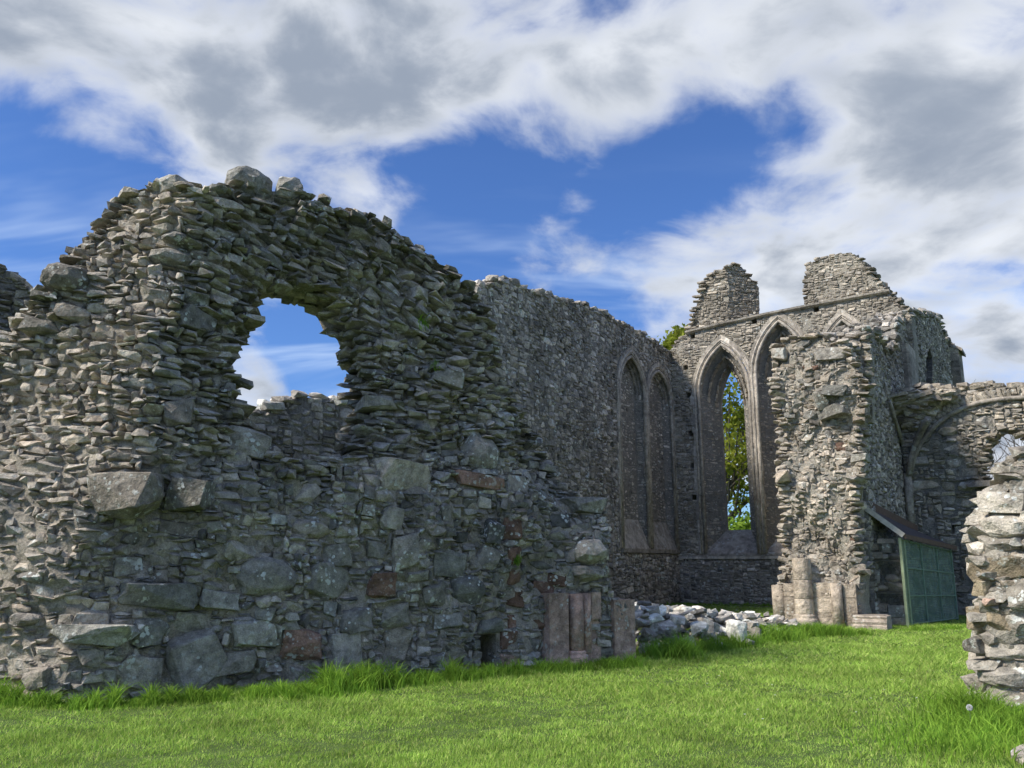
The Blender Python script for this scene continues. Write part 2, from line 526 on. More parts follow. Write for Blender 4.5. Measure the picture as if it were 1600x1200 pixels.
def pack(free, res, size_fn, u0, v0, minw=0.05, minh=0.03, big=None, pr=None):
    """Fills a mask with course-like rectangles, bottom up. Returns (u, v, w, h)."""
    H, Wd = free.shape
    out = []
    pr = pr or rng
    if big:
        for (n, wl, wh, hl, hh, fn) in big:
            for _ in range(n):
                w = int(pr.uniform(wl, wh) / res); h = int(pr.uniform(hl, hh) / res)
                if w >= Wd or h >= H:
                    continue
                i = int(pr.integers(0, Wd - w)); j = int(pr.integers(0, H - h))
                if fn and not fn(u0 + (i + w / 2) * res, v0 + (j + h / 2) * res):
                    continue
                if free[j:j + h, i:i + w].all():
                    free[j:j + h, i:i + w] = False
                    out.append((u0 + (i + w / 2) * res, v0 + (j + h / 2) * res, w * res, h * res))
    mw, mh = max(1, int(minw / res)), max(1, int(minh / res))
    for j in range(H):
        i = 0
        row = free[j]
        while i < Wd:
            nx = np.argmax(row[i:])
            if not row[i + nx]:
                break
            i += nx
            sw, sh = size_fn(u0 + i * res, v0 + j * res)
            w = max(mw, int(sw / res)); h = max(mh, int(sh / res))
            seg = row[i:i + w]
            run = len(seg) if seg.all() else int(np.argmin(seg))
            if run < mw:
                i += run
                continue
            while h > mh and not free[j:j + h, i:i + run].all():
                h -= 1
            if h <= mh and not free[j:j + h, i:i + run].all():
                i += run
                continue
            free[j:j + h, i:i + run] = False
            hh = min(h, H - j)
            out.append((u0 + (i + run / 2) * res, v0 + (j + hh / 2) * res, run * res, hh * res))
            i += run
    return out

class Plane:
    """A vertical wall face: u along t, v up, w outward along n."""
    def __init__(s, o, t, disp=None, flip=False):
        s.o = np.array([o[0], o[1], 0.0]); t = np.array([t[0], t[1], 0.0]); s.t = t / np.linalg.norm(t)
        s.n = np.array([s.t[1], -s.t[0], 0.0]) * (-1 if flip else 1)
        s.disp = disp
        s.up = np.array([0, 0, 1.0])
    def p(s, u, v, w=0.0):
        u = np.asarray(u, float)[..., None]; v = np.asarray(v, float)[..., None]; w = np.asarray(w, float)[..., None]
        return s.o + s.t * u + s.up * v + s.n * w
    def D(s, u, v):
        return s.disp(u, v) if s.disp else 0.0
    def uv(s, x, y, extra=0.0):
        w = 0.0
        d = ray(x, y)
        for _ in range(8 if s.disp else 1):
            q = s.o + s.n * (w + extra)
            k = np.dot(q - EYE, s.n) / np.dot(d, s.n)
            P = EYE + d * k
            u, v = np.dot(P - s.o, s.t), P[2]
            if s.disp:
                w = 0.5 * w + 0.5 * float(s.disp(np.array(u), np.array(v)))
        return float(u), float(v)
    def poly(s, pts):
        return [s.uv(*p) for p in pts]

def densify(poly, step, jit=0.0, closed=True, r=None):
    out = []
    n = len(poly)
    for i in range(n if closed else n - 1):
        a = np.array(poly[i]); b = np.array(poly[(i + 1) % n])
        k = max(1, int(np.linalg.norm(b - a) / step))
        for q in range(k):
            p = a + (b - a) * q / k
            if jit and q:
                p = p + rng.normal(size=2) * jit
            out.append(p)
    if not closed:
        out.append(np.array(poly[-1]))
    return out

def core(pl, outline, holes, thick, material, parent, name='mortar_core', step=0.25, recess=0.0, noise=0.0, back_shift=0.0):
    loops = [outline] + list(holes)
    pts, edges = [], []
    for lp in loops:
        s = len(pts); n = len(lp)
        pts += [Vector((float(p[0]), float(p[1]))) for p in lp]
        edges += [(s + i, s + (i + 1) % n) for i in range(n)]
    O = np.array(outline)
    lo, hi = O.min(0), O.max(0)
    gx, gy = np.meshgrid(np.arange(lo[0], hi[0], step), np.arange(lo[1], hi[1], step))
    gx = gx + rng.uniform(-.3, .3, gx.shape) * step; gy = gy + rng.uniform(-.3, .3, gy.shape) * step
    ins = pip(outline, gx, gy)
    for h in holes:
        ins &= ~pip(h, gx, gy)
    pts += [Vector((float(a), float(b))) for a, b in zip(gx[ins], gy[ins])]
    vo, eo, fo, *_ = delaunay_2d_cdt(pts, edges, [], 0, 1e-5)
    V2 = np.array([v[:] for v in vo])
    Fc = np.array([f for f in fo if len(f) == 3])
    cen = V2[Fc].mean(1)
    keep = pip(outline, cen[:, 0], cen[:, 1])
    for h in holes:
        keep &= ~pip(h, cen[:, 0], cen[:, 1])
    Fc = Fc[keep]
    w = np.asarray(pl.D(V2[:, 0], V2[:, 1])) - (recess(V2[:, 0], V2[:, 1]) if callable(recess) else recess) + (rng.normal(size=len(V2)) * noise if noise else 0.0)
    w = np.broadcast_to(w, (len(V2),))
    front = pl.p(V2[:, 0], V2[:, 1], w)
    back = pl.p(V2[:, 0] + back_shift, V2[:, 1], (w if pl.disp else 0) - thick)
    nv = len(V2)
    ec = {}
    for f in Fc:
        for a, b in ((f[0], f[1]), (f[1], f[2]), (f[2], f[0])):
            ec[(a, b)] = 1
    side = []
    for (a, b) in ec:
        if (b, a) not in ec:
            side.append((b, a, a + nv)); side.append((b, a + nv, b + nv))
    allF = np.concatenate([Fc, Fc[:, ::-1] + nv, np.array(side, int)])
    return part(name, np.concatenate([front, back]), allF.astype(np.int32), material, parent)

def frame_at(pl, u, v):
    """Local frame of a (possibly bulging) face: columns width, normal, up."""
    if not pl.disp:
        return np.stack([pl.t, -pl.n, pl.up], 1), 0.0
    e = 0.12
    w0 = float(pl.disp(np.array(u), np.array(v)))
    du = (float(pl.disp(np.array(u + e), np.array(v))) - float(pl.disp(np.array(u - e), np.array(v)))) / (2 * e)
    tt = pl.t + pl.n * du
    tt /= np.linalg.norm(tt)
    nn = np.array([tt[1], -tt[0], 0.0])
    if np.dot(nn, pl.n) < 0:
        nn = -nn
    return np.stack([tt, -nn, pl.up], 1), w0

def lay(pl, rects, style):
    """style(u, v, w, h) -> (kinds, material, depth, proud, tilt, jitter)"""
    out = []
    for (u, v, w, h) in rects:
        kinds, m, dep, proud, tilt, jit, grow = style(u, v, w, h)
        li = random.choice(KIND[random.choice(kinds)])
        Fm, w0 = frame_at(pl, u, v)
        Rm = rot(rng.normal() * jit * 1.1, tilt + rng.normal() * jit * .6, rng.normal() * jit * 1.1)
        flip = np.diag([random.choice((-1, 1)), 1, random.choice((-1, 1))])
        S = np.diag([w * grow, dep, h * grow])
        M = Fm @ Rm @ S @ flip
        if np.linalg.det(M) < 0:
            M = M @ np.diag([-1, 1, 1])
        loc = pl.p(u, v, w0) - Fm[:, 1] * (proud - dep / 2)
        out.append((li, M, loc, m))
    return out

def edge_lay(pl, line, thick, size, m, kinds=('slab',), layers=3, inward=None, proud=0.03, tilt_fn=None, step=0.4, along=0.0):
    """Ragged stones along a broken edge (u, v polyline), several layers into the thickness."""
    out = []
    line = [np.array(p, float) for p in line]
    for lyr in range(layers):
        dw = -thick * (lyr + 0.35 + rng.uniform(-.2, .2)) / max(layers, 1)
        for i in range(len(line) - 1):
            a, b = line[i], line[i + 1]
            Ls = np.linalg.norm(b - a)
            if Ls < 1e-6:
                continue
            dirn = (b - a) / Ls
            nrm = np.array([-dirn[1], dirn[0]])
            s = rng.uniform(0, .15)
            while s < Ls:
                w = rng.uniform(*size[0]); h = rng.uniform(*size[1])
                c = a + dirn * s + nrm * (proud * rng.uniform(-1.2, 1.2))
                w0 = float(np.asarray(pl.D(np.array(c[0]), np.array(c[1]))))
                Fm = np.stack([pl.t, -pl.n, pl.up], 1)
                tl = (tilt_fn(c[0], c[1]) if tilt_fn else 0.0) + along * -math.atan2(dirn[1], dirn[0])
                M = Fm @ rot(rng.normal() * .15, tl + rng.normal() * .12, rng.normal() * .35) @ np.diag([w, rng.uniform(.25, .5), h])
                out.append((random.choice(KIND[random.choice(kinds)]), M, pl.p(c[0], c[1], w0 + dw), m))
                s += (abs(dirn[0]) * w + abs(dirn[1]) * h) * rng.uniform(.75, 1.1)
    return out

def sweep(path, prof, closed_prof=True):
    """path: list of (point, side axis, out axis); prof: list of (a, b)."""
    V, Fc = [], []
    k = len(prof)
    for P, A, B in path:
        for a, b in prof:
            V.append(P + A * a + B * b)
    for i in range(len(path) - 1):
        for j in range(k if closed_prof else k - 1):
            j2 = (j + 1) % k
            Fc.append((i * k + j, i * k + j2, (i + 1) * k + j2, (i + 1) * k + j))
    Fc.append(tuple(range(k))[::-1]); Fc.append(tuple((len(path) - 1) * k + j for j in range(k)))
    return V, Fc

def box_pts(c, A, B, C):
    V = [c + A * sx + B * sy + C * sz for sz in (-1, 1) for sx, sy in ((-1, -1), (1, -1), (1, 1), (-1, 1))]
    Fc = [(0, 3, 2, 1), (4, 5, 6, 7), (0, 1, 5, 4), (1, 2, 6, 5), (2, 3, 7, 6), (3, 0, 4, 7)]
    return V, Fc

def tube(pts, rad, sides=7):
    pts = [np.array(p, float) for p in pts]
    V, Fc = [], []
    for i, p in enumerate(pts):
        d = pts[min(i + 1, len(pts) - 1)] - pts[max(i - 1, 0)]
        d /= np.linalg.norm(d) + 1e-9
        a = np.cross(d, (0.31, 0.17, 0.93)); a /= np.linalg.norm(a) + 1e-9
        b = np.cross(d, a)
        r = rad[i] if hasattr(rad, '__len__') else rad
        for k in range(sides):
            t = 2 * math.pi * k / sides
            V.append(p + a * r * math.cos(t) + b * r * math.sin(t))
    for i in range(len(pts) - 1):
        for k in range(sides):
            k2 = (k + 1) % sides
            Fc.append((i * sides + k, i * sides + k2, (i + 1) * sides + k2, (i + 1) * sides + k))
    Fc.append(tuple(range(sides))[::-1]); Fc.append(tuple((len(pts) - 1) * sides + k for k in range(sides)))
    return V, Fc

def merge(lst):
    V, Fc = [], []
    for v, f in lst:
        o = len(V); V += list(v); Fc += [tuple(i + o for i in q) for q in f]
    return V, Fc

def big_stone(parent, pl, x, y, wpx, hpx, m, proud, dep=0.5, tilt=0.0, yaw=0.0, rough='block', name='stone', seed=None, pitch=0.0):
    """A single large stone with worn edges at a photo spot on a wall face."""
    r = np.random.default_rng(int(x * 7 + y * 13) if seed is None else seed)
    u, v = pl.uv(x, y)
    Fm, w0 = frame_at(pl, u, v)
    P = pl.p(u, v, w0)
    dist = project(P)[2]
    w, h = wpx * dist / F, hpx * dist / F
    bm = hull(angular(r, 7, 0.30) if rough == 'block' else bouldery(r, 70, 2.5))
    bmesh.ops.bevel(bm, geom=list(bm.edges), offset=0.018 if rough == 'block' else 0.03, segments=1, affect='EDGES', clamp_overlap=True)
    roughen(bm, r, .055)
    V, Fc = bm_arrays(bm)
    M = Fm @ rot(pitch, tilt, yaw) @ np.diag([w, dep, h])
    V = V @ M.T + P - Fm[:, 1] * (proud - dep / 2)
    return part(name, V, Fc, m, parent)

# ================================================================== ground
gs = 1500.0
g = np.linspace(-1, 1, 61)
g = np.sign(g) * np.abs(g) ** 3 * gs
GX, GY = np.meshgrid(g, g + 15)
GZ = np.zeros_like(GX)
idx = np.arange(61 * 61).reshape(61, 61)
quads = np.stack([idx[:-1, :-1], idx[:-1, 1:], idx[1:, 1:], idx[1:, :-1]], -1).reshape(-1, 4)
gr = link('ground', mesh_from('ground', np.stack([GX, GY, GZ], -1).reshape(-1, 3), quads, M_SOIL), None, None, 'structure')

# ================================================================== near ruined wall with the ragged window
A1, C1 = ground(75, 1100), ground(985, 1032)
def ss(x, a, b):
    t = np.clip((x - a) / (b - a), 0, 1)
    return t * t * (3 - 2 * t)
P1 = Plane(A1, C1 - A1)
_uA, _vA = P1.uv(80, 1085); _uB, _vB = P1.uv(300, 320)
def disp1(u, v):
    ub = _uA + (_uB - _uA) * (v - _vA) / (_vB - _vA)
    k = np.maximum(0.0, ub - u + 0.15 * np.sin(v * 2.1))
    d = -0.85 * (np.sqrt(k * k + 0.02) - 0.14)
    d = d - 0.30 * ss(v, 2.5, 3.5) * ss(u, 1.0, 2.2) - 0.18 * ss(v, 3.6, 5.5)
    d = d - 0.5 * ss(u, 6.0, 7.4) * ss(v, 1.9, 3.2)
    d = d + 0.06 * np.sin(u * 2.3 + v * 1.7) + 0.05 * np.sin(u * 4.1 - v * 3.3 + 1) + 0.03 * np.sin(u * 7.7 + v * 6.1)
    return d
P1.disp = disp1
OUT1 = [(-140, 1120), (-140, 640), (-60, 590), (0, 545), (28, 505), (62, 470), (88, 430), (118, 412), (140, 372), (172, 348), (196, 318), (205, 302),
        (240, 292), (270, 288), (320, 292), (360, 290), (400, 296), (440, 298), (480, 308), (505, 318), (535, 328), (562, 332), (600, 345), (618, 372), (650, 385),
        (668, 400), (690, 418), (706, 432), (728, 446), (748, 470), (762, 500), (772, 540), (776, 580), (792, 610), (806, 645), (830, 672), (838, 700), (860, 728), (878, 762), (898, 782),
        (930, 790), (945, 800), (950, 850), (952, 905), (960, 935), (985, 940), (990, 1040), (985, 1075)]
HOLE1 = [(374, 648), (362, 610), (366, 588), (350, 562), (360, 532), (374, 510), (386, 502), (388, 476), (402, 452), (424, 440), (450, 436), (480, 440), (510, 452), (534, 472), (544, 496),
         (564, 506), (572, 532), (576, 556), (590, 572), (586, 592), (596, 612), (590, 640), (578, 690), (536, 718), (430, 722), (396, 688)]
DOOR1 = [(751, 1062), (750, 992), (776, 990), (777, 1062)]
o1 = P1.poly(OUT1); h1 = P1.poly(HOLE1); d1 = P1.poly(DOOR1)
W1 = thing('ruined_wall', 'tall ragged rubble wall with a jagged arched window hole, nearest on the left', 'wall', A1)
core(P1, densify(o1, 0.16, 0.015), [densify(h1, 0.14, 0.012), densify(d1, 0.2)], 1.0, M_MORT, W1, step=0.11, recess=lambda u, v: .022 + .045 * ss(v, 2.3, 3.2), noise=0.028)

feat = [  # x, y, w, h, material, proud, depth, tilt, yaw, kind
    (396, 288, 78, 58, M_DARKB, .15, .55, 0.05, 0, 'round'), (451, 293, 44, 46, M_DARKB, .10, .5, .1, 0, 'round'), (266, 288, 48, 36, M_DARKB, .12, .45, 0, 0, 'round'),
    (105, 436, 78, 50, M_BOULDER, .30, .7, .05, .3, 'round'), (205, 776, 108, 74, M_BOULDER, .30, .7, -.06, -.6, 'block'), (300, 774, 74, 50, M_DARKB, .28, .6, 0, -.4, 'block'),
    (386, 692, 78, 46, M_BOULDER, .26, .6, .22, -.4, 'block'), (278, 645, 54, 50, M_BOULDER, .12, .4, 0, 0, 'block'), (310, 502, 74, 38, M_DARKB, .12, .5, .1, 0, 'block'),
    (308, 470, 52, 30, M_DARKB, .14, .5, 0.1, 0, 'block'), (268, 402, 70, 34, M_BOULDER, .12, .5, 0, 0, 'round'), (270, 371, 44, 24, M_BOULDER, .1, .4, 0, 0, 'round'),
    (242, 462, 56, 26, M_BOULDER, .08, .4, .1, 0, 'block'), (62, 512, 58, 34, M_BOULDER, .15, .5, 0, .3, 'block'),
    (420, 902, 98, 62, M_DARKB, .12, .5, .05, 0, 'round'), (306, 1034, 92, 104, M_DARKB, .16, .5, -.35, 0, 'block'), (248, 932, 130, 46, M_DARKB, .22, .6, .06, -.35, 'block'),
    (344, 937, 66, 34, M_BOULDER, .12, .5, 0, 0, 'block'), (232, 985, 66, 52, M_DARKB, .10, .5, 0, 0, 'block'), (300, 975, 64, 44, M_DARKB, .12, .5, .1, 0, 'block'), (150, 993, 128, 36, M_DARKB, .20, .6, 0, -.3, 'block'),
    (470, 1008, 72, 56, M_RED, .10, .5, .15, 0, 'block'), (395, 990, 74, 48, M_BOULDER, .10, .4, 0, 0, 'block'), (366, 1035, 64, 40, M_BOULDER, .12, .4, 0, 0, 'block'), (222, 1052, 80, 56, M_BOULDER, .10, .4, .1, 0, 'block'), (540, 1020, 70, 66, M_BOULDER, .07, .4, 0, 0, 'block'), (618, 1010, 56, 64, M_BOULDER, .07, .4, .1, 0, 'block'),
    (514, 906, 82, 58, M_DARKB, .11, .5, .25, 0, 'block'), (596, 915, 46, 44, M_RED, .08, .4, 0, 0, 'block'), (556, 970, 54, 50, M_BOULDER, .1, .4, 0, 0, 'block'), (620, 960, 60, 44, M_BOULDER, .08, .4, 0, 0, 'block'),
    (634, 745, 96, 58, M_BOULDER, .15, .5, .05, 0, 'block'), (754, 708, 66, 60, M_BOULDER, .16, .5, .2, 0, 'round'), (746, 752, 94, 28, M_RED, .14, .5, .06, 0, 'block'),
    (634, 863, 46, 62, M_BOULDER, .10, .4, 0, 0, 'block'), (524, 866, 54, 36, M_BOULDER, .10, .4, 0, 0, 'block'), (484, 825, 72, 36, M_BOULDER, .11, .4, 0, 0, 'round'), (612, 810, 40, 42, M_BOULDER, .1, .4, .1, 0, 'block'),
    (700, 880, 60, 44, M_DARKB, .09, .4, .15, 0, 'block'), (732, 922, 62, 52, M_DARKB, .11, .4, 0, 0, 'round'), (760, 872, 44, 42, M_BOULDER, .10, .4, .3, 0, 'block'), (678, 930, 50, 40, M_DARKB, .08, .4, -.2, 0, 'block'), (765, 978, 54, 28, M_DARKB, .12, .5, 0, 0, 'block'), (586, 860, 44, 30, M_BOULDER, .08, .4, 0, 0, 'block'),
    (912, 790, 76, 32, M_BOULDER, .25, .6, .03, 0, 'block'), (925, 862, 66, 42, M_BOULDER, .22, .6, 0, 0, 'round'), (918, 894, 74, 30, M_BOULDER, .20, .6, 0, 0, 'round'), (806, 755, 44, 34, M_BOULDER, .12, .4, .1, 0, 'block'), (770, 830, 30, 44, M_DARKB, .16, .4, .1, 0, 'block'),
    (432, 812, 28, 18, M_PALE, .1, .3, 0, 0, 'block'), (655, 462, 30, 26, M_BOULDER, .2, .5, .1, 0, 'block'), (700, 590, 60, 30, M_BOULDER, .1, .4, .2, 0, 'block'), (590, 632, 60, 24, M_BOULDER, .2, .6, -.1, 0, 'block'),
    (475, 1000, 20, 20, M_RED, .05, .3, 0, 0, 'block'), (40, 968, 56, 26, M_LIGHT, .12, .4, 0, 0, 'round'), (600, 388, 30, 32, M_BOULDER, .08, .4, .1, 0, 'block'), (60, 1060, 44, 40, M_LIGHT, .12, .4, 0, 0, 'block'),
]
# red sandstone jamb beside the low drain opening
for (x, y, w, h) in [(800, 826, 36, 40), (806, 868, 34, 34), (806, 903, 30, 30), (804, 936, 32, 30), (806, 968, 36, 28), (796, 1000, 40, 30), (800, 1034, 44, 34), (850, 918, 44, 26), (842, 975, 26, 22), (872, 905, 40, 26)]:
    feat.append((x, y, w, h, M_RED if y != 1034 else M_PINK, .04, .4, 0, 0, 'block'))
res = 0.02
U0, V0 = min(p[0] for p in o1), 0.0
U1, V1 = max(p[0] for p in o1), max(p[1] for p in o1)
Wd, Hd = int((U1 - U0) / res), int((V1 - V0) / res)
uu, vv = np.meshgrid(U0 + (np.arange(Wd) + .5) * res, V0 + (np.arange(Hd) + .5) * res)
free = pip(o1, uu, vv) & ~pip(h1, uu, vv) & ~pip(d1, uu, vv)
for f in feat:
    big_stone(W1, P1, f[0], f[1], f[2], f[3], f[4], f[5], f[6], f[7], f[8], f[9])
    u, v = P1.uv(f[0], f[1]); dist = project(P1.p(u, v))[2]
    w, h = f[2] * dist / F * .42, f[3] * dist / F * .42
    free[max(0, int((v - h) / res)):max(0, int((v + h) / res)), max(0, int((u - w - U0) / res)):max(0, int((u + w - U0) / res))] = False

def region1(u, v):
    x, y, d = project(P1.p(u, v, float(disp1(np.array(u), np.array(v)))))
    ub = _uA + (_uB - _uA) * (v - _vA) / (_vB - _vA)
    if u < ub + 0.1:
        return 'left', x, y
    if y > 735 + 25 * math.sin(x * .03):
        return 'low', x, y
    return 'up', x, y
def size1(u, v):
    g, x, y = region1(u, v)
    if g == 'left':
        return rng.uniform(.09, .32), rng.uniform(.045, .13)
    if g == 'low':
        return (rng.uniform(.09, .32), rng.uniform(.05, .14)) if rng.random() < .82 else (rng.uniform(.18, .36), rng.uniform(.13, .22))
    return (rng.uniform(.12, .40), rng.uniform(.045, .11)) if rng.random() < .88 else (rng.uniform(.2, .4), rng.uniform(.11, .18))
def tilt1(x, y):
    g = math.exp(-((x - 590) / 150) ** 2 - ((y - 440) / 120) ** 2)
    g2 = math.exp(-((x - 370) / 70) ** 2 - ((y - 430) / 80) ** 2)
    return 0.45 * g + 0.30 * g2
def style1(u, v, w, h):
    g, x, y = region1(u, v)
    if g == 'left':
        return (('slab', 'slab', 'block'), M_LIGHT if rng.random() < .72 else M_NEAR, rng.uniform(.25, .4), rng.uniform(.0, .085), rng.normal() * .12, .15, rng.uniform(1.05, 1.4))
    if g == 'low':
        return (('block', 'slab', 'round'), M_NEAR, .3, rng.uniform(.015, .075), rng.normal() * .06, .09, rng.uniform(1.04, 1.22))
    return (('slab', 'slab', 'block'), M_NEAR, rng.uniform(.28, .5), .19 * rng.random() ** 1.2, tilt1(x, y) + rng.normal() * .08, .16, rng.uniform(.92, 1.3))
rects = pack(free, res, size1, U0, V0, .06, .03,
             [(330, .24, .46, .16, .30, lambda u, v: region1(u, v)[0] == 'low'), (260, .2, .42, .1, .18, lambda u, v: region1(u, v)[0] != 'low')])
st1 = lay(P1, rects, style1)
tf = lambda u, v: tilt1(*region1(u, v)[1:])
st1 += edge_lay(P1, densify(o1[2:40], .3, 0, False), 0.95, ((.16, .36), (.06, .14)), M_NEAR, ('slab', 'block'), 4, proud=.05, tilt_fn=tf)
st1 += edge_lay(P1, densify(h1 + [h1[0]], .2, 0, False), 0.95, ((.16, .46), (.05, .12)), M_NEAR, ('slab', 'block'), 5, proud=.075, tilt_fn=None)
emit(W1, st1)

def lathe_profile(prof, c, segs=14, a0=0, a1=2 * math.pi):
    V, Fc = [], []
    full = abs(a1 - a0 - 2 * math.pi) < 1e-6
    for r, z in prof:
        for k in range(segs):
            t = a0 + (a1 - a0) * k / (segs if full else segs - 1)
            V.append((c[0] + r * math.cos(t), c[1] + r * math.sin(t), z))
    for i in range(len(prof) - 1):
        for k in range(segs if full else segs - 1):
            k2 = (k + 1) % segs
            Fc.append((i * segs + k, i * segs + k2, (i + 1) * segs + k2, (i + 1) * segs + k))
    Fc.append(tuple(range(segs))[::-1]); Fc.append(tuple((len(prof) - 1) * segs + k for k in range(segs)))
    return V, Fc

def prism(pl, prof, z0, z1):
    """prof: (u, w) plan outline on a wall plane, extruded upward."""
    k = len(prof)
    V = [pl.p(u, z, w) for z in (z0, z1) for u, w in prof]
    Fc = [(j, (j + 1) % k, k + (j + 1) % k, k + j) for j in range(k)] + [tuple(range(k))[::-1], tuple(k + j for j in range(k))]
    return V, Fc

# moulded sandstone jamb set against the wall foot
ua, _ = P1.uv(850, 1050); ub_, _ = P1.uv(932, 1048); _, zt = P1.uv(890, 926)
sc = (ub_ - ua) / 82.0
d0 = float(disp1(np.array((ua + ub_) / 2), np.array(0.7))) + .13
def uw(px, w):
    return (ua + px * sc, d0 + w)
jb = link('moulded_jamb', None, W1); jb['_o'] = list(W1.location)
V, Fc = prism(P1, [uw(-2, -.3), uw(-2, .13), uw(26, .15), uw(29, .10), uw(29, -.3)], 0, zt); part('jamb_slab', V, Fc, M_PINK, jb)
V, Fc = prism(P1, [uw(29.5, -.3), uw(29.5, .02), uw(84, .02), uw(84, -.3)], 0, zt - .01); part('backing_block', V, Fc, M_PINK, jb)
V, Fc = lathe_profile([(.13, .18), (.13, zt - .02)], P1.p(*[uw(42, 0)[0], 0], d0 + .06)); part('round_shaft', V, Fc, M_PINK, jb, True)
V, Fc = lathe_profile([(.07, .18), (.07, zt - .015)], P1.p(uw(60, 0)[0], 0, d0 + .06), 10); part('thin_shaft', V, Fc, M_PINK, jb, True)
V, Fc = prism(P1, [uw(66, -.25), uw(66, .09), uw(83, .07), uw(83, -.25)], zt * .62, zt - .005); part('cap_block', V, Fc, M_PINK, jb)
V, Fc = lathe_profile([(.2, -.02), (.2, .06), (.185, .09), (.2, .12), (.19, .16), (.15, .18), (.165, .205), (.14, .23)], P1.p(uw(42, 0)[0], 0, d0 + .07), 16); part('base_moulding', V, Fc, M_PINK, jb, True)
uc, _ = P1.uv(952, 1040); ud, _ = P1.uv(986, 1034); _, zt2 = P1.uv(965, 937)
V, Fc = prism(P1, [(uc, d0 - .5), (uc, d0 + .12), (ud - .03, d0 + .13), (ud, d0 + .08), (ud, d0 - .5)], 0, zt2)
part('end_block', V, Fc, M_PINK, W1)

# ================================================================== geometry of the church beyond
K = ground(1063, 942)                          # inner corner of choir and east gable
AL = R(33.5)
TE = np.array([math.sin(AL), math.cos(AL), 0]); TS = np.array([math.cos(AL), -math.sin(AL), 0])   # "east" and "south"

def lancet_loop(u0, u1, v0, vs, va, n=10):
    Wd = u1 - u0; H = va - vs
    Rr = (Wd * Wd / 4 + H * H) / Wd
    pts = [(u0, v0)]
    a1 = math.atan2(H, (u0 + u1) / 2 - (u0 + Rr))
    for k in range(n + 1):
        a = math.pi + (a1 - math.pi) * k / n
        pts.append((u0 + Rr + Rr * math.cos(a), vs + Rr * math.sin(a)))
    right = [((u0 + u1) - p[0], p[1]) for p in pts[1:-1]][::-1]
    return pts + right + [(u1, v0)]

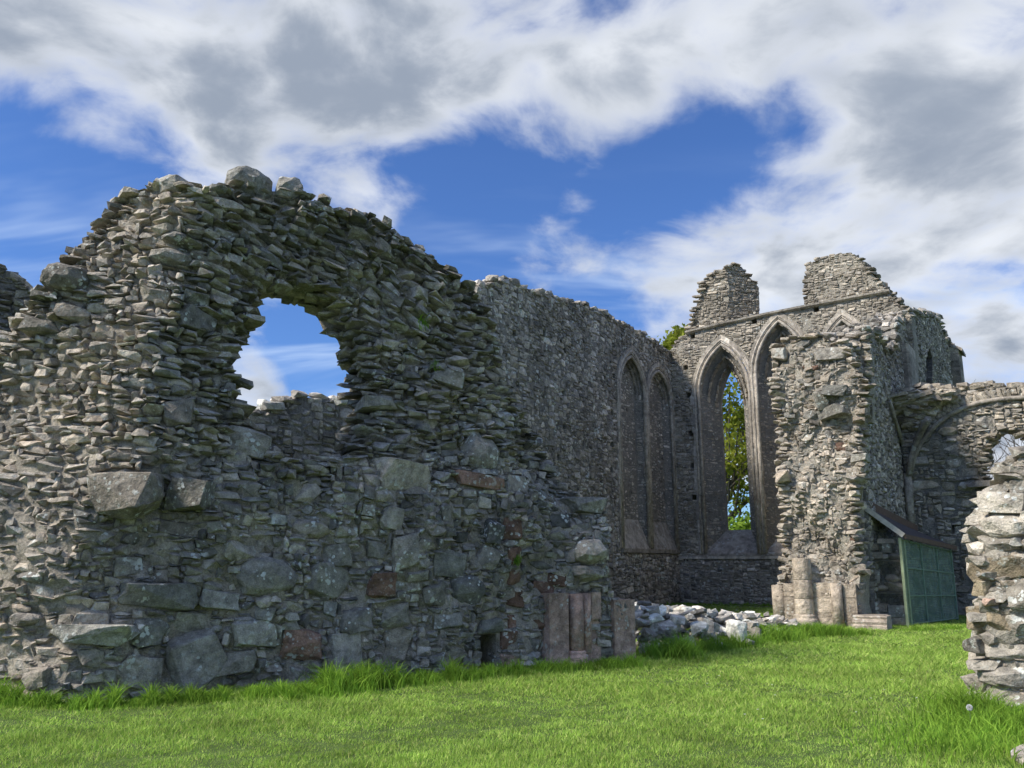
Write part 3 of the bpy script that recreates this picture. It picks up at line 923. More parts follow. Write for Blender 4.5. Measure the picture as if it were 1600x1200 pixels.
def lancet(parent, pl, f, b, depth, through, m_core, m_stone, name='lancet_window', total=1.2, trim=0.24):
    """f, b = (u0, u1, sill, spring, apex) of the face arch and of the inner opening at depth."""
    lf, lb = lancet_loop(*f), lancet_loop(*b)
    n = len(lf)
    V = [pl.p(u, v, 0) for u, v in lf] + [pl.p(u, v, -depth) for u, v in lb]
    Fc = [(i, i + 1, n + i + 1, n + i) for i in range(n - 1)]
    win = link(name, None, parent); win['_o'] = list(parent.location)
    part('splayed_reveal', V, Fc, m_core, win)
    Vs = [pl.p(f[0], f[2], 0.03), pl.p(f[1], f[2], 0.03), pl.p(b[1], b[2], -depth), pl.p(b[0], b[2], -depth), pl.p(f[0], f[2] - .12, 0.03), pl.p(f[1], f[2] - .12, 0.03), pl.p(b[1], f[2] - .12, -depth), pl.p(b[0], f[2] - .12, -depth)]
    part('sloping_sill', Vs, [(0, 1, 2, 3), (0, 4, 5, 1), (1, 5, 6, 2), (3, 7, 4, 0), (7, 6, 5, 4)], M_DRESS, win)
    st = []
    for (uf, ub2, sgn) in ((f[0], b[0], 1), (f[1], b[1], -1)):       # stones on both splays
        A = pl.p(uf, 0, 0); B = pl.p(ub2, 0, -depth)
        tt = (B - A); Lp = np.linalg.norm(tt)
        q = Plane(A, tt)
        if np.dot(q.n, pl.t * sgn) < 0:
            q.n = -q.n
        hgt = f[3] + (f[4] - f[3]) * .35
        r_ = 0.03
        fr = np.ones((int((hgt - f[2]) / r_), int(Lp / r_)), bool)
        rc = pack(fr, r_, lambda u, v: (rng.uniform(.15, .5), rng.uniform(.07, .18)), 0, f[2], .09, .05)
        st += lay(q, rc, lambda u, v, w, h: (('block', 'slab'), m_stone, .2, rng.uniform(.0, .03), 0, .05, .98))
    k0 = n // 2
    for i in range(1, n - 2):                                          # arch stones on the soffit
        for q in range(3):
            s = (q + .5) / 3
            a = np.array(V[i]) * (1 - s) + np.array(V[n + i]) * s; c = np.array(V[i + 1]) * (1 - s) + np.array(V[n + i + 1]) * s
            mid = (a + c) / 2; e1 = c - a; L1 = np.linalg.norm(e1)
            if L1 < .02:
                continue
            e1 = e1 / L1; e2 = -pl.n; e3 = np.cross(e1, e2)
            st.append((random.choice(KIND['block']), np.stack([e1, e2, e3], 1) @ rot(.1 * rng.normal(), .1 * rng.normal(), .1 * rng.normal()) @ np.diag([max(L1, .12), depth / 3, .08]), mid, m_stone))
    if not through:
        loop = [(u, v) for u, v in lb]
        V2 = [pl.p(u, v, -depth) for u, v in loop]
        part('blocking', V2, [tuple(range(len(V2)))], m_core, win)
        r_ = 0.03
        u0, u1 = b[0], b[1]
        ww, hh = int((u1 - u0) / r_), int((b[4] - b[2]) / r_)
        X, Y = np.meshgrid(u0 + (np.arange(ww) + .5) * r_, b[2] + (np.arange(hh) + .5) * r_)
        fr = pip(loop, X, Y)
        rc = pack(fr, r_, lambda u, v: (rng.uniform(.15, .55), rng.uniform(.07, .2)), u0, b[2], .09, .05)
        q = Plane(pl.o - pl.n * depth, pl.t); q.n = pl.n
        st += lay(q, rc, lambda u, v, w, h: (('block', 'slab'), m_stone, .2, rng.uniform(.01, .04), 0, .05, .97))
    else:                                                             # straight passage to the outside
        V3 = [pl.p(u, v, -depth) for u, v in lb] + [pl.p(u, v, -total) for u, v in lb]
        part('outer_reveal', V3, [(i, i + 1, n + i + 1, n + i) for i in range(n - 1)] + [(n - 1, 0, n, 2 * n - 1)], M_DRESS, win)
    # roll mouldings following jambs and arch
    mid = (f[0] + f[1]) / 2
    for (off, rad, wz, nm) in ((-0.07, .07, 0.0, 'roll_moulding'), (0.09, .042, .03, 'outer_moulding')):
        sc_ = 1 + 2 * off / (f[1] - f[0])
        lp = lancet_loop(f[0] - off, f[1] + off, f[2], f[3], f[4] + off * 1.3, 12)
        path = []
        for i, (u, v) in enumerate(lp):
            a = np.array(lp[max(0, i - 1)]); c = np.array(lp[min(len(lp) - 1, i + 1)])
            d = (c - a) / np.linalg.norm(c - a)
            if 0 < i < len(lp) - 1 and abs(u - mid) < 1e-6:
                d = np.array([1.0, 0.0])
            path.append((pl.p(u, v, wz), pl.t * -d[1] + pl.up * d[0], pl.n))
        prof = [(rad * math.cos(t), rad * math.sin(t)) for t in np.linspace(0, 2 * math.pi, 9)[:-1]]
        Vm, Fm = sweep(path, prof)
        part(nm, Vm, Fm, M_DRESS, win, True)
    # dressed blocks round the opening, one by one
    lo = lancet_loop(f[0] - .02, f[1] + .02, f[2], f[3], f[4] + .02, 7)
    segs = []
    for side in (0, 1):
        z = f[2]
        while z < f[3] - .1:
            h = min(rng.uniform(.32, .6), f[3] - z)
            wd = rng.uniform(trim * .6, trim * 1.25)
            uu0 = f[0] - .02 if side == 0 else f[1] + .02
            sg = -1 if side == 0 else 1
            Vb = [pl.p(uu0, z + .008, .035), pl.p(uu0 + sg * wd, z + .008, .035), pl.p(uu0 + sg * wd, z + h - .008, .035), pl.p(uu0, z + h - .008, .035)]
            Vb += [p_ - pl.n * .2 for p_ in Vb]
            Fb = [(0, 1, 2, 3), (7, 6, 5, 4), (0, 4, 5, 1), (1, 5, 6, 2), (2, 6, 7, 3), (3, 7, 4, 0)]
            if side == 0:
                Fb = [q[::-1] for q in Fb]
            part('dressed_block', Vb, Fb, M_DRESS, win)
            z += h
    arch = lancet_loop(f[0] - .02, f[1] + .02, f[2], f[3], f[4] + .02, 6)[1:-1]
    outer = lancet_loop(f[0] - trim, f[1] + trim, f[2], f[3], f[4] + trim * 1.5, 6)[1:-1]
    for i in range(len(arch) - 1):
        Vb = [pl.p(*arch[i], .036), pl.p(*arch[i + 1], .036), pl.p(*outer[i + 1], .036), pl.p(*outer[i], .036)]
        cc = sum(Vb) / 4
        Vb = [cc + (p_ - cc) * .97 for p_ in Vb]
        Vb += [p_ - pl.n * .2 for p_ in Vb]
        part('arch_block', Vb, [(3, 2, 1, 0), (4, 5, 6, 7), (1, 5, 4, 0), (2, 6, 5, 1), (3, 7, 6, 2), (0, 4, 7, 3)], M_DRESS, win)
    return st, lancet_loop(f[0], f[1], f[2], f[3], f[4], 12)

def putlogs(parent, pl, pts, size=0.2):
    """Square scaffold sockets: returned as hole loops, each lined inside."""
    holes = []
    for (x, y) in pts:
        u, v = pl.uv(x, y)
        s = size / 2
        lp = [(u - s, v - s), (u + s, v - s), (u + s, v + s), (u - s, v + s)]
        holes.append(lp)
    return holes

def wall_stones(pl, outline, holes, size_fn, style, res=.03, big=None, minw=.09, minh=.05):
    O = np.array(outline)
    u0, v0 = O.min(0); u1, v1 = O.max(0)
    v0 = max(v0, 0)
    ww, hh = int((u1 - u0) / res), int((v1 - v0) / res)
    X, Y = np.meshgrid(u0 + (np.arange(ww) + .5) * res, v0 + (np.arange(hh) + .5) * res)
    fr = pip(outline, X, Y)
    for h in holes:
        fr &= ~pip(h, X, Y)
    return lay(pl, pack(fr, res, size_fn, u0, v0, minw, minh, big), style)

def grow(loop, d):
    c = np.mean(np.array(loop), 0)
    out = []
    for p in loop:
        q = np.array(p) - c
        out.append(tuple(c + q + np.sign(q) * d))
    return out

# ================================================================== choir side wall (in shade) with two blind lancets
P2 = Plane(K, TE)                                  # normal points toward the choir (right, near)
W2 = thing('choir_wall', 'long grey rubble wall in shade with two tall blind pointed arches', 'wall', K)
ue = P2.uv(745, 440)[0]
OUT2 = [(745, 470), (752, 447), (775, 440), (790, 436), (805, 444), (830, 452), (860, 462), (885, 470), (905, 474), (930, 482), (955, 497), (975, 506), (1000, 520), (1020, 532), (1040, 546), (1055, 556), (1066, 562)]
top2 = [P2.uv(*p) for p in OUT2]
o2 = [(ue - .1, -.1)] + top2 + [(0.9, top2[-1][1]), (0.9, -.1)]
sill2 = P2.uv(1015, 857)[1]
def arch_px(pl, xl, xr, xa, ya, ysp, ysill):
    u0, u1 = pl.uv(xl, ysp + 60)[0], pl.uv(xr, ysp + 60)[0]
    return (u0, u1, sill2, pl.uv((xl + xr) / 2, ysp)[1], pl.uv(xa, ya)[1])
f2a = arch_px(P2, 968, 1010, 987, 554, 618, 850)
f2b = arch_px(P2, 1013, 1052, 1029, 577, 632, 858)
st2 = []
holes2 = []
for f in (f2a, f2b):
    wd = f[1] - f[0]
    b = (f[0] + wd * .12, f[1] - wd * .12, f[2] + 1.1, f[3], f[4] - .25)
    s, lp = lancet(W2, P2, f, b, .34, False, M_MORTF, M_FAR, 'blind_lancet', trim=.2)
    st2 += s; holes2.append(lp)
ph2 = putlogs(W2, P2, [(883, 547), (960, 587), (882, 614), (957, 644), (883, 666), (957, 694), (873, 715), (956, 733), (850, 520), (1057, 678), (1058, 728), (1060, 775), (805, 520), (810, 600), (960, 540)], .2)
core(P2, densify(o2, .4, .02), [densify(h, .5) for h in holes2] + ph2, 1.2, M_MORTF, W2, step=.5, recess=0.03, noise=.012)
def style2(u, v, w, h):
    return (('block', 'slab', 'block'), M_FAR, .25, rng.uniform(.0, .045) + (.0 if v > sill2 else .02), rng.normal() * .05, .05, rng.uniform(1.0, 1.14))
def size2(u, v):
    if rng.random() < .2:
        return rng.uniform(.3, .6), rng.uniform(.18, .32)
    return rng.uniform(.15, .5), rng.uniform(.08, .2)
st2 += wall_stones(P2, o2, [grow(h, .2) for h in holes2] + ph2, size2, style2)
st2 += edge_lay(P2, top2, 1.1, ((.25, .5), (.12, .28)), M_FAR, ('block', 'round'), 4, proud=.07)
st2 += edge_lay(P2, [(ue, 0), (ue, top2[0][1])], 1.1, ((.25, .5), (.1, .25)), M_LIGHT, ('block', 'slab'), 4, proud=.1)
emit(W2, st2)
sill_string = merge([box_pts(P2.p((f2a[0] + f2b[1]) / 2, sill2 - .1, .0), P2.t * ((f2b[1] - f2a[0]) / 2 + .1), P2.n * .09, P2.up * .07)])
part('string_course', sill_string[0], sill_string[1], M_DRESS, W2)

# ================================================================== east gable with three tall lancets and two gable stumps
P3 = Plane(K, TS)
if np.dot(P3.n, -TE) < 0:
    P3.n = -P3.n
W3 = thing('east_gable_wall', 'far gable wall with tall pointed windows and two broken stumps on top', 'wall', K)
ur3 = P3.uv(1424, 700)[0]
OUT3 = [(1058, 556), (1064, 530), (1074, 518), (1100, 511), (1185, 494), (1220, 487), (1262, 478), (1262, 430), (1263, 413), (1285, 403), (1305, 397), (1325, 395), (1340, 402), (1352, 416), (1360, 424), (1372, 440), (1388, 456), (1398, 470), (1415, 484), (1424, 492)]
o3 = [(-.5, -.1)] + [P3.uv(*p) for p in OUT3] + [(ur3, -.1)]
o3[1] = (-.4, o3[1][1])
sill3 = P3.uv(1140, 865)[1]
def arch3(xl, xr, xa, ya, ysp):
    u0, u1 = P3.uv(xl, 720)[0], P3.uv(xr, 720)[0]
    return [u0, u1, sill3, P3.uv((xl + xr) / 2, ysp)[1], P3.uv(xa, ya)[1]]
f3a = arch3(1094, 1180, 1122, 536, 612)
wl = f3a[1] - f3a[0]
gap = .16
f3b = [f3a[1] + gap, f3a[1] + gap + wl * .98, sill3, f3a[3] + .55, P3.uv(1211, 499)[1]]
f3c = [f3b[1] + gap, f3b[1] + gap + wl, sill3, f3a[3], P3.uv(1311, 497)[1]]
nl, nr = P3.uv(1131, 720, -1.0)[0], P3.uv(1168, 720, -1.0)[0]
st3, holes3 = [], []
nw = nr - nl; oc = (nl + nr) / 2 - (f3a[0] + f3a[1]) / 2
hs = P3.uv(1152, 828, -1.0)[1]
for i, f in enumerate((f3a, f3b, f3c)):
    c = (f[0] + f[1]) / 2
    b = (c - nw / 2, c + nw / 2, hs, f[3] - .55, f[4] - 1.0)
    s, lp = lancet(W3, P3, tuple(f), b, 1.0, True, M_MORTF, M_GABLE)
    st3 += s; holes3.append(lp)
ph3 = putlogs(W3, P3, [(1082, 525), (1178, 502), (1275, 483), (1071, 574), (1075, 617), (1079, 677), (1083, 727), (1084, 777)], .22)
core(P3, densify(o3, .4, .015), [densify(h, .5) for h in holes3] + ph3, 1.0, M_MORTL, W3, step=.5, recess=0.03, noise=.012)
def style3(u, v, w, h):
    lowm = v < sill3 - .05
    return (('block', 'slab', 'block'), M_FAR if lowm else M_GABLE, .25, rng.uniform(.0, .04), rng.normal() * .04, .045, rng.uniform(.98, 1.1))
def size3(u, v):
    return rng.uniform(.14, .55), rng.uniform(.06, .2)
st3 += wall_stones(P3, o3, [grow(h, .22) for h in holes3] + ph3, size3, style3)
top3 = o3[1:-1]
st3 += edge_lay(P3, top3, 1.0, ((.25, .5), (.08, .2)), M_GABLE, ('block', 'slab'), 3, proud=.05)
# left gable stump: front face and a splayed side face
sl = [P3.uv(*p) for p in [(1076, 516), (1086, 482), (1097, 450), (1100, 434), (1120, 428), (1137, 418), (1138, 506)]]
core(P3, densify(sl, .3, .02), [], 1.0, M_MORTL, W3, 'stump_core', .4, .05)
st3 += wall_stones(P3, sl, putlogs(W3, P3, [(1129, 437), (1133, 466)], .2), size3, style3)
st3 += edge_lay(P3, sl[:6], 1.0, ((.2, .5), (.07, .16)), M_GABLE, ('slab', 'block'), 3, proud=.06)
A = P3.p(sl[-1][0], 0, 0); ub3 = P3.uv(1186, 470, -1.0)[0]; B = P3.p(ub3, 0, -1.0)
P3s = Plane(A, B - A)
sp = [P3s.uv(*p) for p in [(1138, 506), (1137, 416), (1147, 411), (1160, 417), (1168, 430), (1180, 441), (1186, 449), (1187, 496)]]
core(P3s, densify(sp, .3, .02), [], .5, M_MORTL, W3, 'stump_side_core', .4, .04)
st3 += wall_stones(P3s, sp, [], size3, style3)
st3 += edge_lay(P3s, sp[1:-1], .5, ((.2, .45), (.07, .16)), M_GABLE, ('slab', 'block'), 2, proud=.05)
emit(W3, st3)
line = [P3.uv(*p) for p in [(1072, 520), (1130, 506), (1200, 491), (1262, 479), (1330, 466), (1390, 455)]]
path = [(P3.p(u, v, .02), P3.up, P3.n) for u, v in line]
V, Fc = sweep(path, [(-.08, 0), (-.02, .12), (.05, .14), (.09, .0), (.05, -.15), (-.05, -.15)])
part('string_course', V, Fc, M_DRESS, W3)
V, Fc = box_pts(P3.p(ur3 / 2, sill3 - .16, 0), P3.t * (ur3 / 2), P3.n * .07, P3.up * .05)
part('sill_string', V, Fc, M_DRESS, W3)

# ================================================================== broken pier and the choir's outer side wall behind it
G = ground(1345, 985)
PB = ground(1222, 976)
W4 = thing('broken_pier', 'pale ragged rubble pier with carved column base, beside the green store', 'pier', ground(1285, 985))
tp = TS
P4 = Plane(PB, tp)                                # face toward the viewer
def disp4(u, v):
    return .10 * np.sin(v * 2.2) + .07 * np.sin(u * 4 + v * 3.1) - .10 * ss(v, 2.0, 6.5) + 0.05 * np.sin(u * 9 - v * 5)
P4.disp = disp4
OUT4 = [(1217, 985), (1217, 905), (1228, 880), (1226, 800), (1219, 740), (1222, 680), (1217, 640), (1211, 600), (1212, 545), (1222, 536), (1240, 530), (1262, 528), (1280, 526), (1300, 534), (1316, 530), (1325, 548), (1336, 580), (1350, 600), (1344, 640), (1337, 690), (1342, 740), (1332, 770), (1334, 830), (1344, 900), (1348, 985)]
o4 = P4.poly(OUT4)
core(P4, densify(o4, .22, .02), [], .7, M_MORTL, W4, step=.16, recess=.02, noise=.02, back_shift=.1)
def size4(u, v):
    return (rng.uniform(.11, .34), rng.uniform(.07, .17)) if rng.random() < .95 else (rng.uniform(.3, .5), rng.uniform(.18, .26))
def style4(u, v, w, h):
    q = rng.random()
    m = M_LIGHT if q < .62 + .3 * (v < 3.2) else (M_NEAR if q < .985 else M_RED)
    return (('slab', 'block', 'round', 'round'), m, rng.uniform(.25, .4), rng.uniform(.0, .075), rng.normal() * .14, .12, rng.uniform(1.15, 1.38))
st4 = wall_stones(P4, o4, [], size4, style4, .025, None, .07, .04)
st4 += edge_lay(P4, o4[1:-1], .7, ((.18, .38), (.07, .16)), M_LIGHT, ('slab', 'block', 'round'), 3, proud=.06)
for (x, y, w, h, m) in [(1298, 555, 62, 24, M_BOULDER), (1305, 645, 46, 20, M_DARKB), (1285, 628, 22, 32, M_BOULDER), (1222, 555, 24, 22, M_DRESS), (1306, 610, 40, 22, M_DARKB), (1344, 716, 26, 14, M_DARKB), (1224, 745, 24, 20, M_LIGHT)]:
    big_stone(W4, P4, x, y, w, h, m, .3, .7, rng.normal() * .1)
emit(W4, st4)
# clustered carved base of the pier
cb = link('clustered_base', None, W4); cb['_o'] = list(W4.location)
def u4(x, y=960):
    return P4.uv(x, y)[0]
s4 = project(P4.p(1.0, 1.0))[2] / F
def z4(y):
    return P4.uv(1270, y)[1]
D4 = .28
V, Fc = lathe_profile([(.19, 0), (.19, z4(915))], P4.p(u4(1219), 0, D4 - .25)); part('corner_shaft', V, Fc, M_BUFF, cb, True)
z = .3
for i, zz in enumerate((z4(935), z4(906), z4(872))):
    V, Fc = lathe_profile([(.23, z), (.235, z + .02), (.235, zz - .02), (.228, zz - .004)], P4.p(u4(1263), 0, D4 + .02), 18)
    part('shaft_drum', V, Fc, M_BUFF, cb, True); z = zz
V, Fc = lathe_profile([(.36, 0), (.36, .08), (.33, .12), (.345, .16), (.30, .2), (.28, .24), (.29, .27), (.24, .31)], P4.p(u4(1263), 0, D4 + .02), 18); part('base_moulding', V, Fc, M_BUFF, cb, True)
for (xa, xb, ya, w) in [(1228, 1248, 912, .02), (1276, 1306, 910, .05), (1320, 1342, 912, .02)]:
    z = 0
    for zz in (z4(955), z4(932), z4(ya)):
        V, Fc = prism(P4, [(u4(xa), -.5), (u4(xa), D4 + w - .1), (u4(xb), D4 + w - .1), (u4(xb), -.5)], z + (.004 if z else 0), zz - .004)
        part('ashlar_block', V, Fc, M_BUFF, cb); z = zz
V, Fc = lathe_profile([(.14, 0), (.14, z4(910))], P4.p(u4(1312), 0, D4 - .02), 14); part('thin_shaft', V, Fc, M_BUFF, cb, True)
pth = [(P4.p(u4(1338), 0, D4 + .12), P4.n, P4.up), (P4.p(u4(1392), 0, D4 + .12), P4.n, P4.up)]
V, Fc = sweep(pth, [(-.4, 0), (.24, 0), (.24, .09), (.20, .12), (.22, .18), (.19, .22), (.12, .25), (.14, .30), (.10, .33), (-.4, .33)]); part('plinth_moulding', V, Fc, M_BUFF, cb)
V, Fc = prism(P4, [(u4(1342), -.2), (u4(1342), D4 + .18), (u4(1386), D4 + .18), (u4(1386), -.2)], .332, z4(957)); part('plinth_block', V, Fc, M_BUFF, cb)

# outer face of the choir's far side wall: starts at the pier's far side
S0 = at_depth(1345, 700, 22.8); S0[2] = 0
P5 = Plane(S0, TE)                                 # normal toward right / viewer
W5 = thing('outer_side_wall', 'dark high side wall behind the pale pier with a slim lancet', 'wall', S0)
OUT5 = [(1322, 545), (1326, 530), (1338, 522), (1356, 512), (1366, 522), (1382, 545), (1396, 540), (1402, 500), (1420, 487), (1438, 488), (1455, 492), (1466, 496), (1474, 520), (1478, 530), (1492, 548), (1495, 600)]
top5 = [P5.uv(*p) for p in OUT5]
top5 = [(max(u, -1.2), v) for u, v in top5]
uend = top5[-1][0]
top5 = [(max(u, .3 + .01 * i), v) for i, (u, v) in enumerate(top5)]
o5 = [(.3, -.1), (.3, top5[0][1])] + top5[1:] + [(uend, -.1)]
lw = [P5.uv(*p) for p in [(1447, 625), (1447, 560), (1452, 542), (1457, 560), (1457, 625)]]
core(P5, densify(o5, .4, .02), [densify(lw, .5)], 1.1, M_MORTF, W5, step=.5, recess=.03, noise=.012)
V = [P5.p(u, v, 0) for u, v in lw] + [P5.p(u, v, -.5) for u, v in lw]
part('lancet_recess', V, [(i, (i + 1) % 5, 5 + (i + 1) % 5, 5 + i) for i in range(5)] + [(9, 8, 7, 6, 5)], M_MORTF, W5)
st5 = wall_stones(P5, o5, [lw], size2, lambda u, v, w, h: (('block', 'slab'), M_FAR, .25, rng.uniform(0, .06), rng.normal() * .05, .07, rng.uniform(.92, 1.05)))
st5 += edge_lay(P5, [(u, v) for u, v in top5], 1.0, ((.3, .6), (.12, .26)), M_FAR, ('block', 'slab'), 4, proud=.08)
# near broken end of that wall, facing the viewer above the pier
Pend = Plane(P5.p(.25, 0, -1.1), TS)
if np.dot(Pend.n, -TE) < 0:
    Pend.n = -Pend.n
he = top5[0][1]
oe = Pend.poly([(1314, 660), (1313, 545), (1322, 530), (1338, 522), (1352, 515), (1362, 520), (1363, 660)])
core(Pend, densify(oe, .3, .03), [], .3, M_MORTL, W5, 'end_core', .3, .0, .02)
st5 += wall_stones(Pend, oe, [], size2, lambda u, v, w, h: (('block', 'slab'), M_GABLE, .4, rng.uniform(.03, .18), rng.normal() * .08, .15, 1.05))
st5 += edge_lay(Pend, oe[1:-1], .5, ((.25, .5), (.1, .22)), M_FAR, ('block', 'slab'), 3, proud=.08)
emit(W5, st5)
# buttresses on the outer face
for (xa, xb, yt, nm) in [(1410, 1424, 548, 'pilaster'), (1478, 1494, 548, 'buttress')]:
    a, b_ = P5.uv(xa, 600)[0], P5.uv(xb, 600)[0]
    zt_ = P5.uv((xa + xb) / 2, yt)[1]
    a_ = b_ - min(b_ - a, 1.6)
    prof = [(a_, -.3), (a_, .16), (a_ + .1, .24), (b_ - .1, .24), (b_, .16), (b_, -.3)] if nm == 'pilaster' else [(a_, -.3), (a_, .42), (b_, .42), (b_, -.3)]
    z = zt_ - 3.2
    while z < zt_ - .05:
        h = min(rng.uniform(.3, .5), zt_ - z)
        V, Fc = prism(P5, prof, z + .004, z + h - .004); part(nm + '_block', V, Fc, M_GABLE if nm == 'buttress' else M_DRESS, W5); z += h
    if nm == 'buttress':
        V, Fc = merge([box_pts(P5.p((a_ + b_) / 2, zt_ + .1, .1), P5.t * ((b_ - a_) / 2 + .05), P5.n * .5 - P5.up * .3, P5.up * .08)])
        part('weathering_slab', V, Fc, M_DRESS, W5)

# ================================================================== chapel wall on the right, with vault springing
uc6 = P5.uv(1418, 820)[0]
C6 = P5.p(uc6, 0, 0)
P6 = Plane(C6, TS)
if np.dot(P6.n, -TE) < 0:
    P6.n = -P6.n
W6 = thing('chapel_wall', 'rubble chapel wall with vault scar and ragged window, behind the green store', 'wall', C6)
OUT6 = [(1404, 640), (1416, 612), (1440, 604), (1480, 606), (1500, 605), (1520, 601), (1540, 600), (1555, 606), (1580, 603), (1605, 598), (1640, 596), (1680, 600)]
top6 = [P6.uv(*p) for p in OUT6]
o6 = [(top6[0][0], -.1)] + top6 + [(top6[-1][0], -.1)]
HOLE6 = [(1530, 784), (1534, 752), (1538, 728), (1540, 700), (1548, 682), (1560, 673), (1580, 672), (1606, 680), (1622, 715), (1622, 796)]
h6 = P6.poly(HOLE6)
ph6 = putlogs(W6, P6, [(1494, 827)], .26)
core(P6, densify(o6, .3, .02), [densify(h6, .25, .015)] + ph6, .9, M_MORTF, W6, step=.3, recess=.03, noise=.02)
def size6(u, v):
    return (rng.uniform(.15, .5), rng.uniform(.07, .18)) if rng.random() < .85 else (rng.uniform(.4, .8), rng.uniform(.22, .42))
st6 = wall_stones(P6, o6, [h6] + ph6, size6, lambda u, v, w, h: (('slab', 'block', 'round'), M_GABLE if rng.random() < .6 else M_FAR, .3, rng.uniform(.0, .09), rng.normal() * .05, .09, rng.uniform(.92, 1.08)), .03, [(60, .5, 1.0, .3, .5, None)])
st6 += edge_lay(P6, top6, .85, ((.3, .6), (.15, .28)), M_GABLE, ('block', 'round'), 3, proud=.07)
st6 += edge_lay(P6, h6 + [h6[0]], .85, ((.2, .45), (.06, .14)), M_GABLE, ('slab',), 4, proud=.05)
emit(W6, st6)
u, v = P6.uv(1552, 756)
V, Fc = bm_arrays(hull(angular(np.random.default_rng(5), 8, .3)))
part('window_slab', V @ (np.stack([P6.t, P6.n, P6.up], 1) @ np.diag([1.5, .7, .22])).T + P6.p(u, v, .1), Fc, M_GABLE, W6)
# vault: wall shaft, ribs and broken web
def rib(pts3, rad, name, m=M_DRESS, parent=W6):
    V, Fc = tube(pts3, rad, 8)
    return part(name, V, Fc, m, parent, True)
def p6(x, y, w=0.08):
    u_, v_ = P6.uv(x, y, w)
    return P6.p(u_, v_, w)
rib([p6(1424, 830, .10), p6(1421, 780, .10), p6(1418, 740, .10)], .13, 'wall_shaft')
rib([p6(x, y, .06) for x, y in [(1422, 745), (1428, 715), (1440, 690), (1458, 668), (1480, 650), (1505, 637), (1530, 629), (1560, 624), (1600, 621), (1640, 624)]], .075, 'wall_rib', M_DRESS)
rib([p6(x, y, .22) for x, y in [(1420, 742), (1424, 715), (1432, 690)]] + [p6(1441, 670, .55), p6(1450, 655, .9)], [.10, .10, .105, .11, .115], 'broken_rib')
rib([P5.p(*P5.uv(x, y), .08) for x, y in [(1417, 745), (1412, 715), (1404, 685), (1394, 655), (1386, 628)]], .065, 'side_rib')
stw = []
arcp = [np.array(q, float) for q in [(1432, 700), (1446, 676), (1464, 656), (1486, 640), (1510, 628), (1535, 620), (1565, 615), (1605, 612), (1645, 615)]]
for a_, b_2 in zip(arcp[:-1], arcp[1:]):               # stones of the wall arch, set radially
    k_n = 5
    for k in range(k_n):
        q = a_ + (b_2 - a_) * (k + .5) / k_n
        dd_ = b_2 - a_
        ang_ = math.atan2(dd_[1], dd_[0])
        stw.append((random.choice(KIND['block']), np.stack([P6.t, -P6.n, P6.up], 1) @ rot(rng.normal() * .08, ang_ + rng.normal() * .06, rng.normal() * .08) @ np.diag([rng.uniform(.13, .2), .4, rng.uniform(.28, .42)]), p6(q[0], q[1], -.1), M_GABLE))
for k in range(150):                                  # overhanging web of the lost vault
    s = rng.uniform(0, 1); q = rng.uniform(0, 1)
    x = 1392 + 96 * s; y = 612 + 16 * q + (1 - s) * 16 * q + 38 * q * max(0, 1 - abs(s - .35) * 2.2)
    w = max(.05, 1.0 * (1 - q) * (1 - .55 * s) + rng.uniform(-.05, .1))
    stw.append((random.choice(KIND['slab'] + KIND['block']), np.stack([P6.t, -P6.n, P6.up], 1) @ rot(rng.normal() * .2, rng.normal() * .1, rng.normal() * .2) @ np.diag([rng.uniform(.3, .7), .6, rng.uniform(.1, .24)]), p6(x, y, w) - P6.n * .2, M_GABLE))
emit(W6, stw, 0, heap='vault_web_stones')

# ================================================================== wall seen through the ragged window, and a stump far left
P7 = Plane(P1.p(-2, 0, -6.5), P1.t)
W7 = thing('cloister_wall', 'low dark wall seen through the jagged window hole', 'wall', P7.p(4, 0))
OUT7 = [(300, 655), (360, 650), (395, 646), (420, 640), (440, 628), (470, 620), (500, 622), (530, 626), (556, 622), (600, 616), (660, 620)]
top7 = P7.poly(OUT7)
o7 = [(top7[0][0], -.1)] + top7 + [(top7[-1][0], -.1)]
core(P7, densify(o7, .4, .03), [], .9, M_MORTF, W7, step=.4, recess=.03, noise=.02)
o7v = [(top7[0][0], 2.4)] + top7 + [(top7[-1][0], 2.4)]
st7 = wall_stones(P7, o7v, [], size2, lambda u, v, w, h: (('block', 'slab'), M_FAR, .3, rng.uniform(0, .06), 0, .07, 1.0))
st7 += edge_lay(P7, top7, .9, ((.25, .5), (.12, .22)), M_PALE, ('block', 'round'), 3, proud=.06)
emit(W7, st7)
P8 = Plane(P1.p(-9, 0, -5.5), P1.t)
W8 = thing('wall_stump', 'dark sloping piece of rubble wall at the far left edge', 'wall', P8.p(2, 0))
OUT8 = [(-160, 400), (-60, 408), (-10, 415), (8, 420), (20, 432), (34, 444), (46, 456), (60, 466), (75, 490), (110, 540)]
top8 = P8.poly(OUT8)
o8 = [(top8[0][0], -.1)] + top8 + [(top8[-1][0], -.1)]
core(P8, densify(o8, .3, .03), [], .9, M_MORTF, W8, step=.3, recess=.03, noise=.02)
o8v = [(top8[0][0], 3.5)] + top8 + [(top8[-1][0], 3.5)]
st8 = wall_stones(P8, o8v, [], lambda u, v: (rng.uniform(.15, .4), rng.uniform(.06, .13)), lambda u, v, w, h: (('slab', 'block'), M_NEAR, .35, rng.uniform(0, .12), rng.normal() * .08, .15, 1.1))
st8 += edge_lay(P8, top8, .9, ((.2, .4), (.08, .16)), M_NEAR, ('slab', 'block'), 3, proud=.06)
emit(W8, st8)

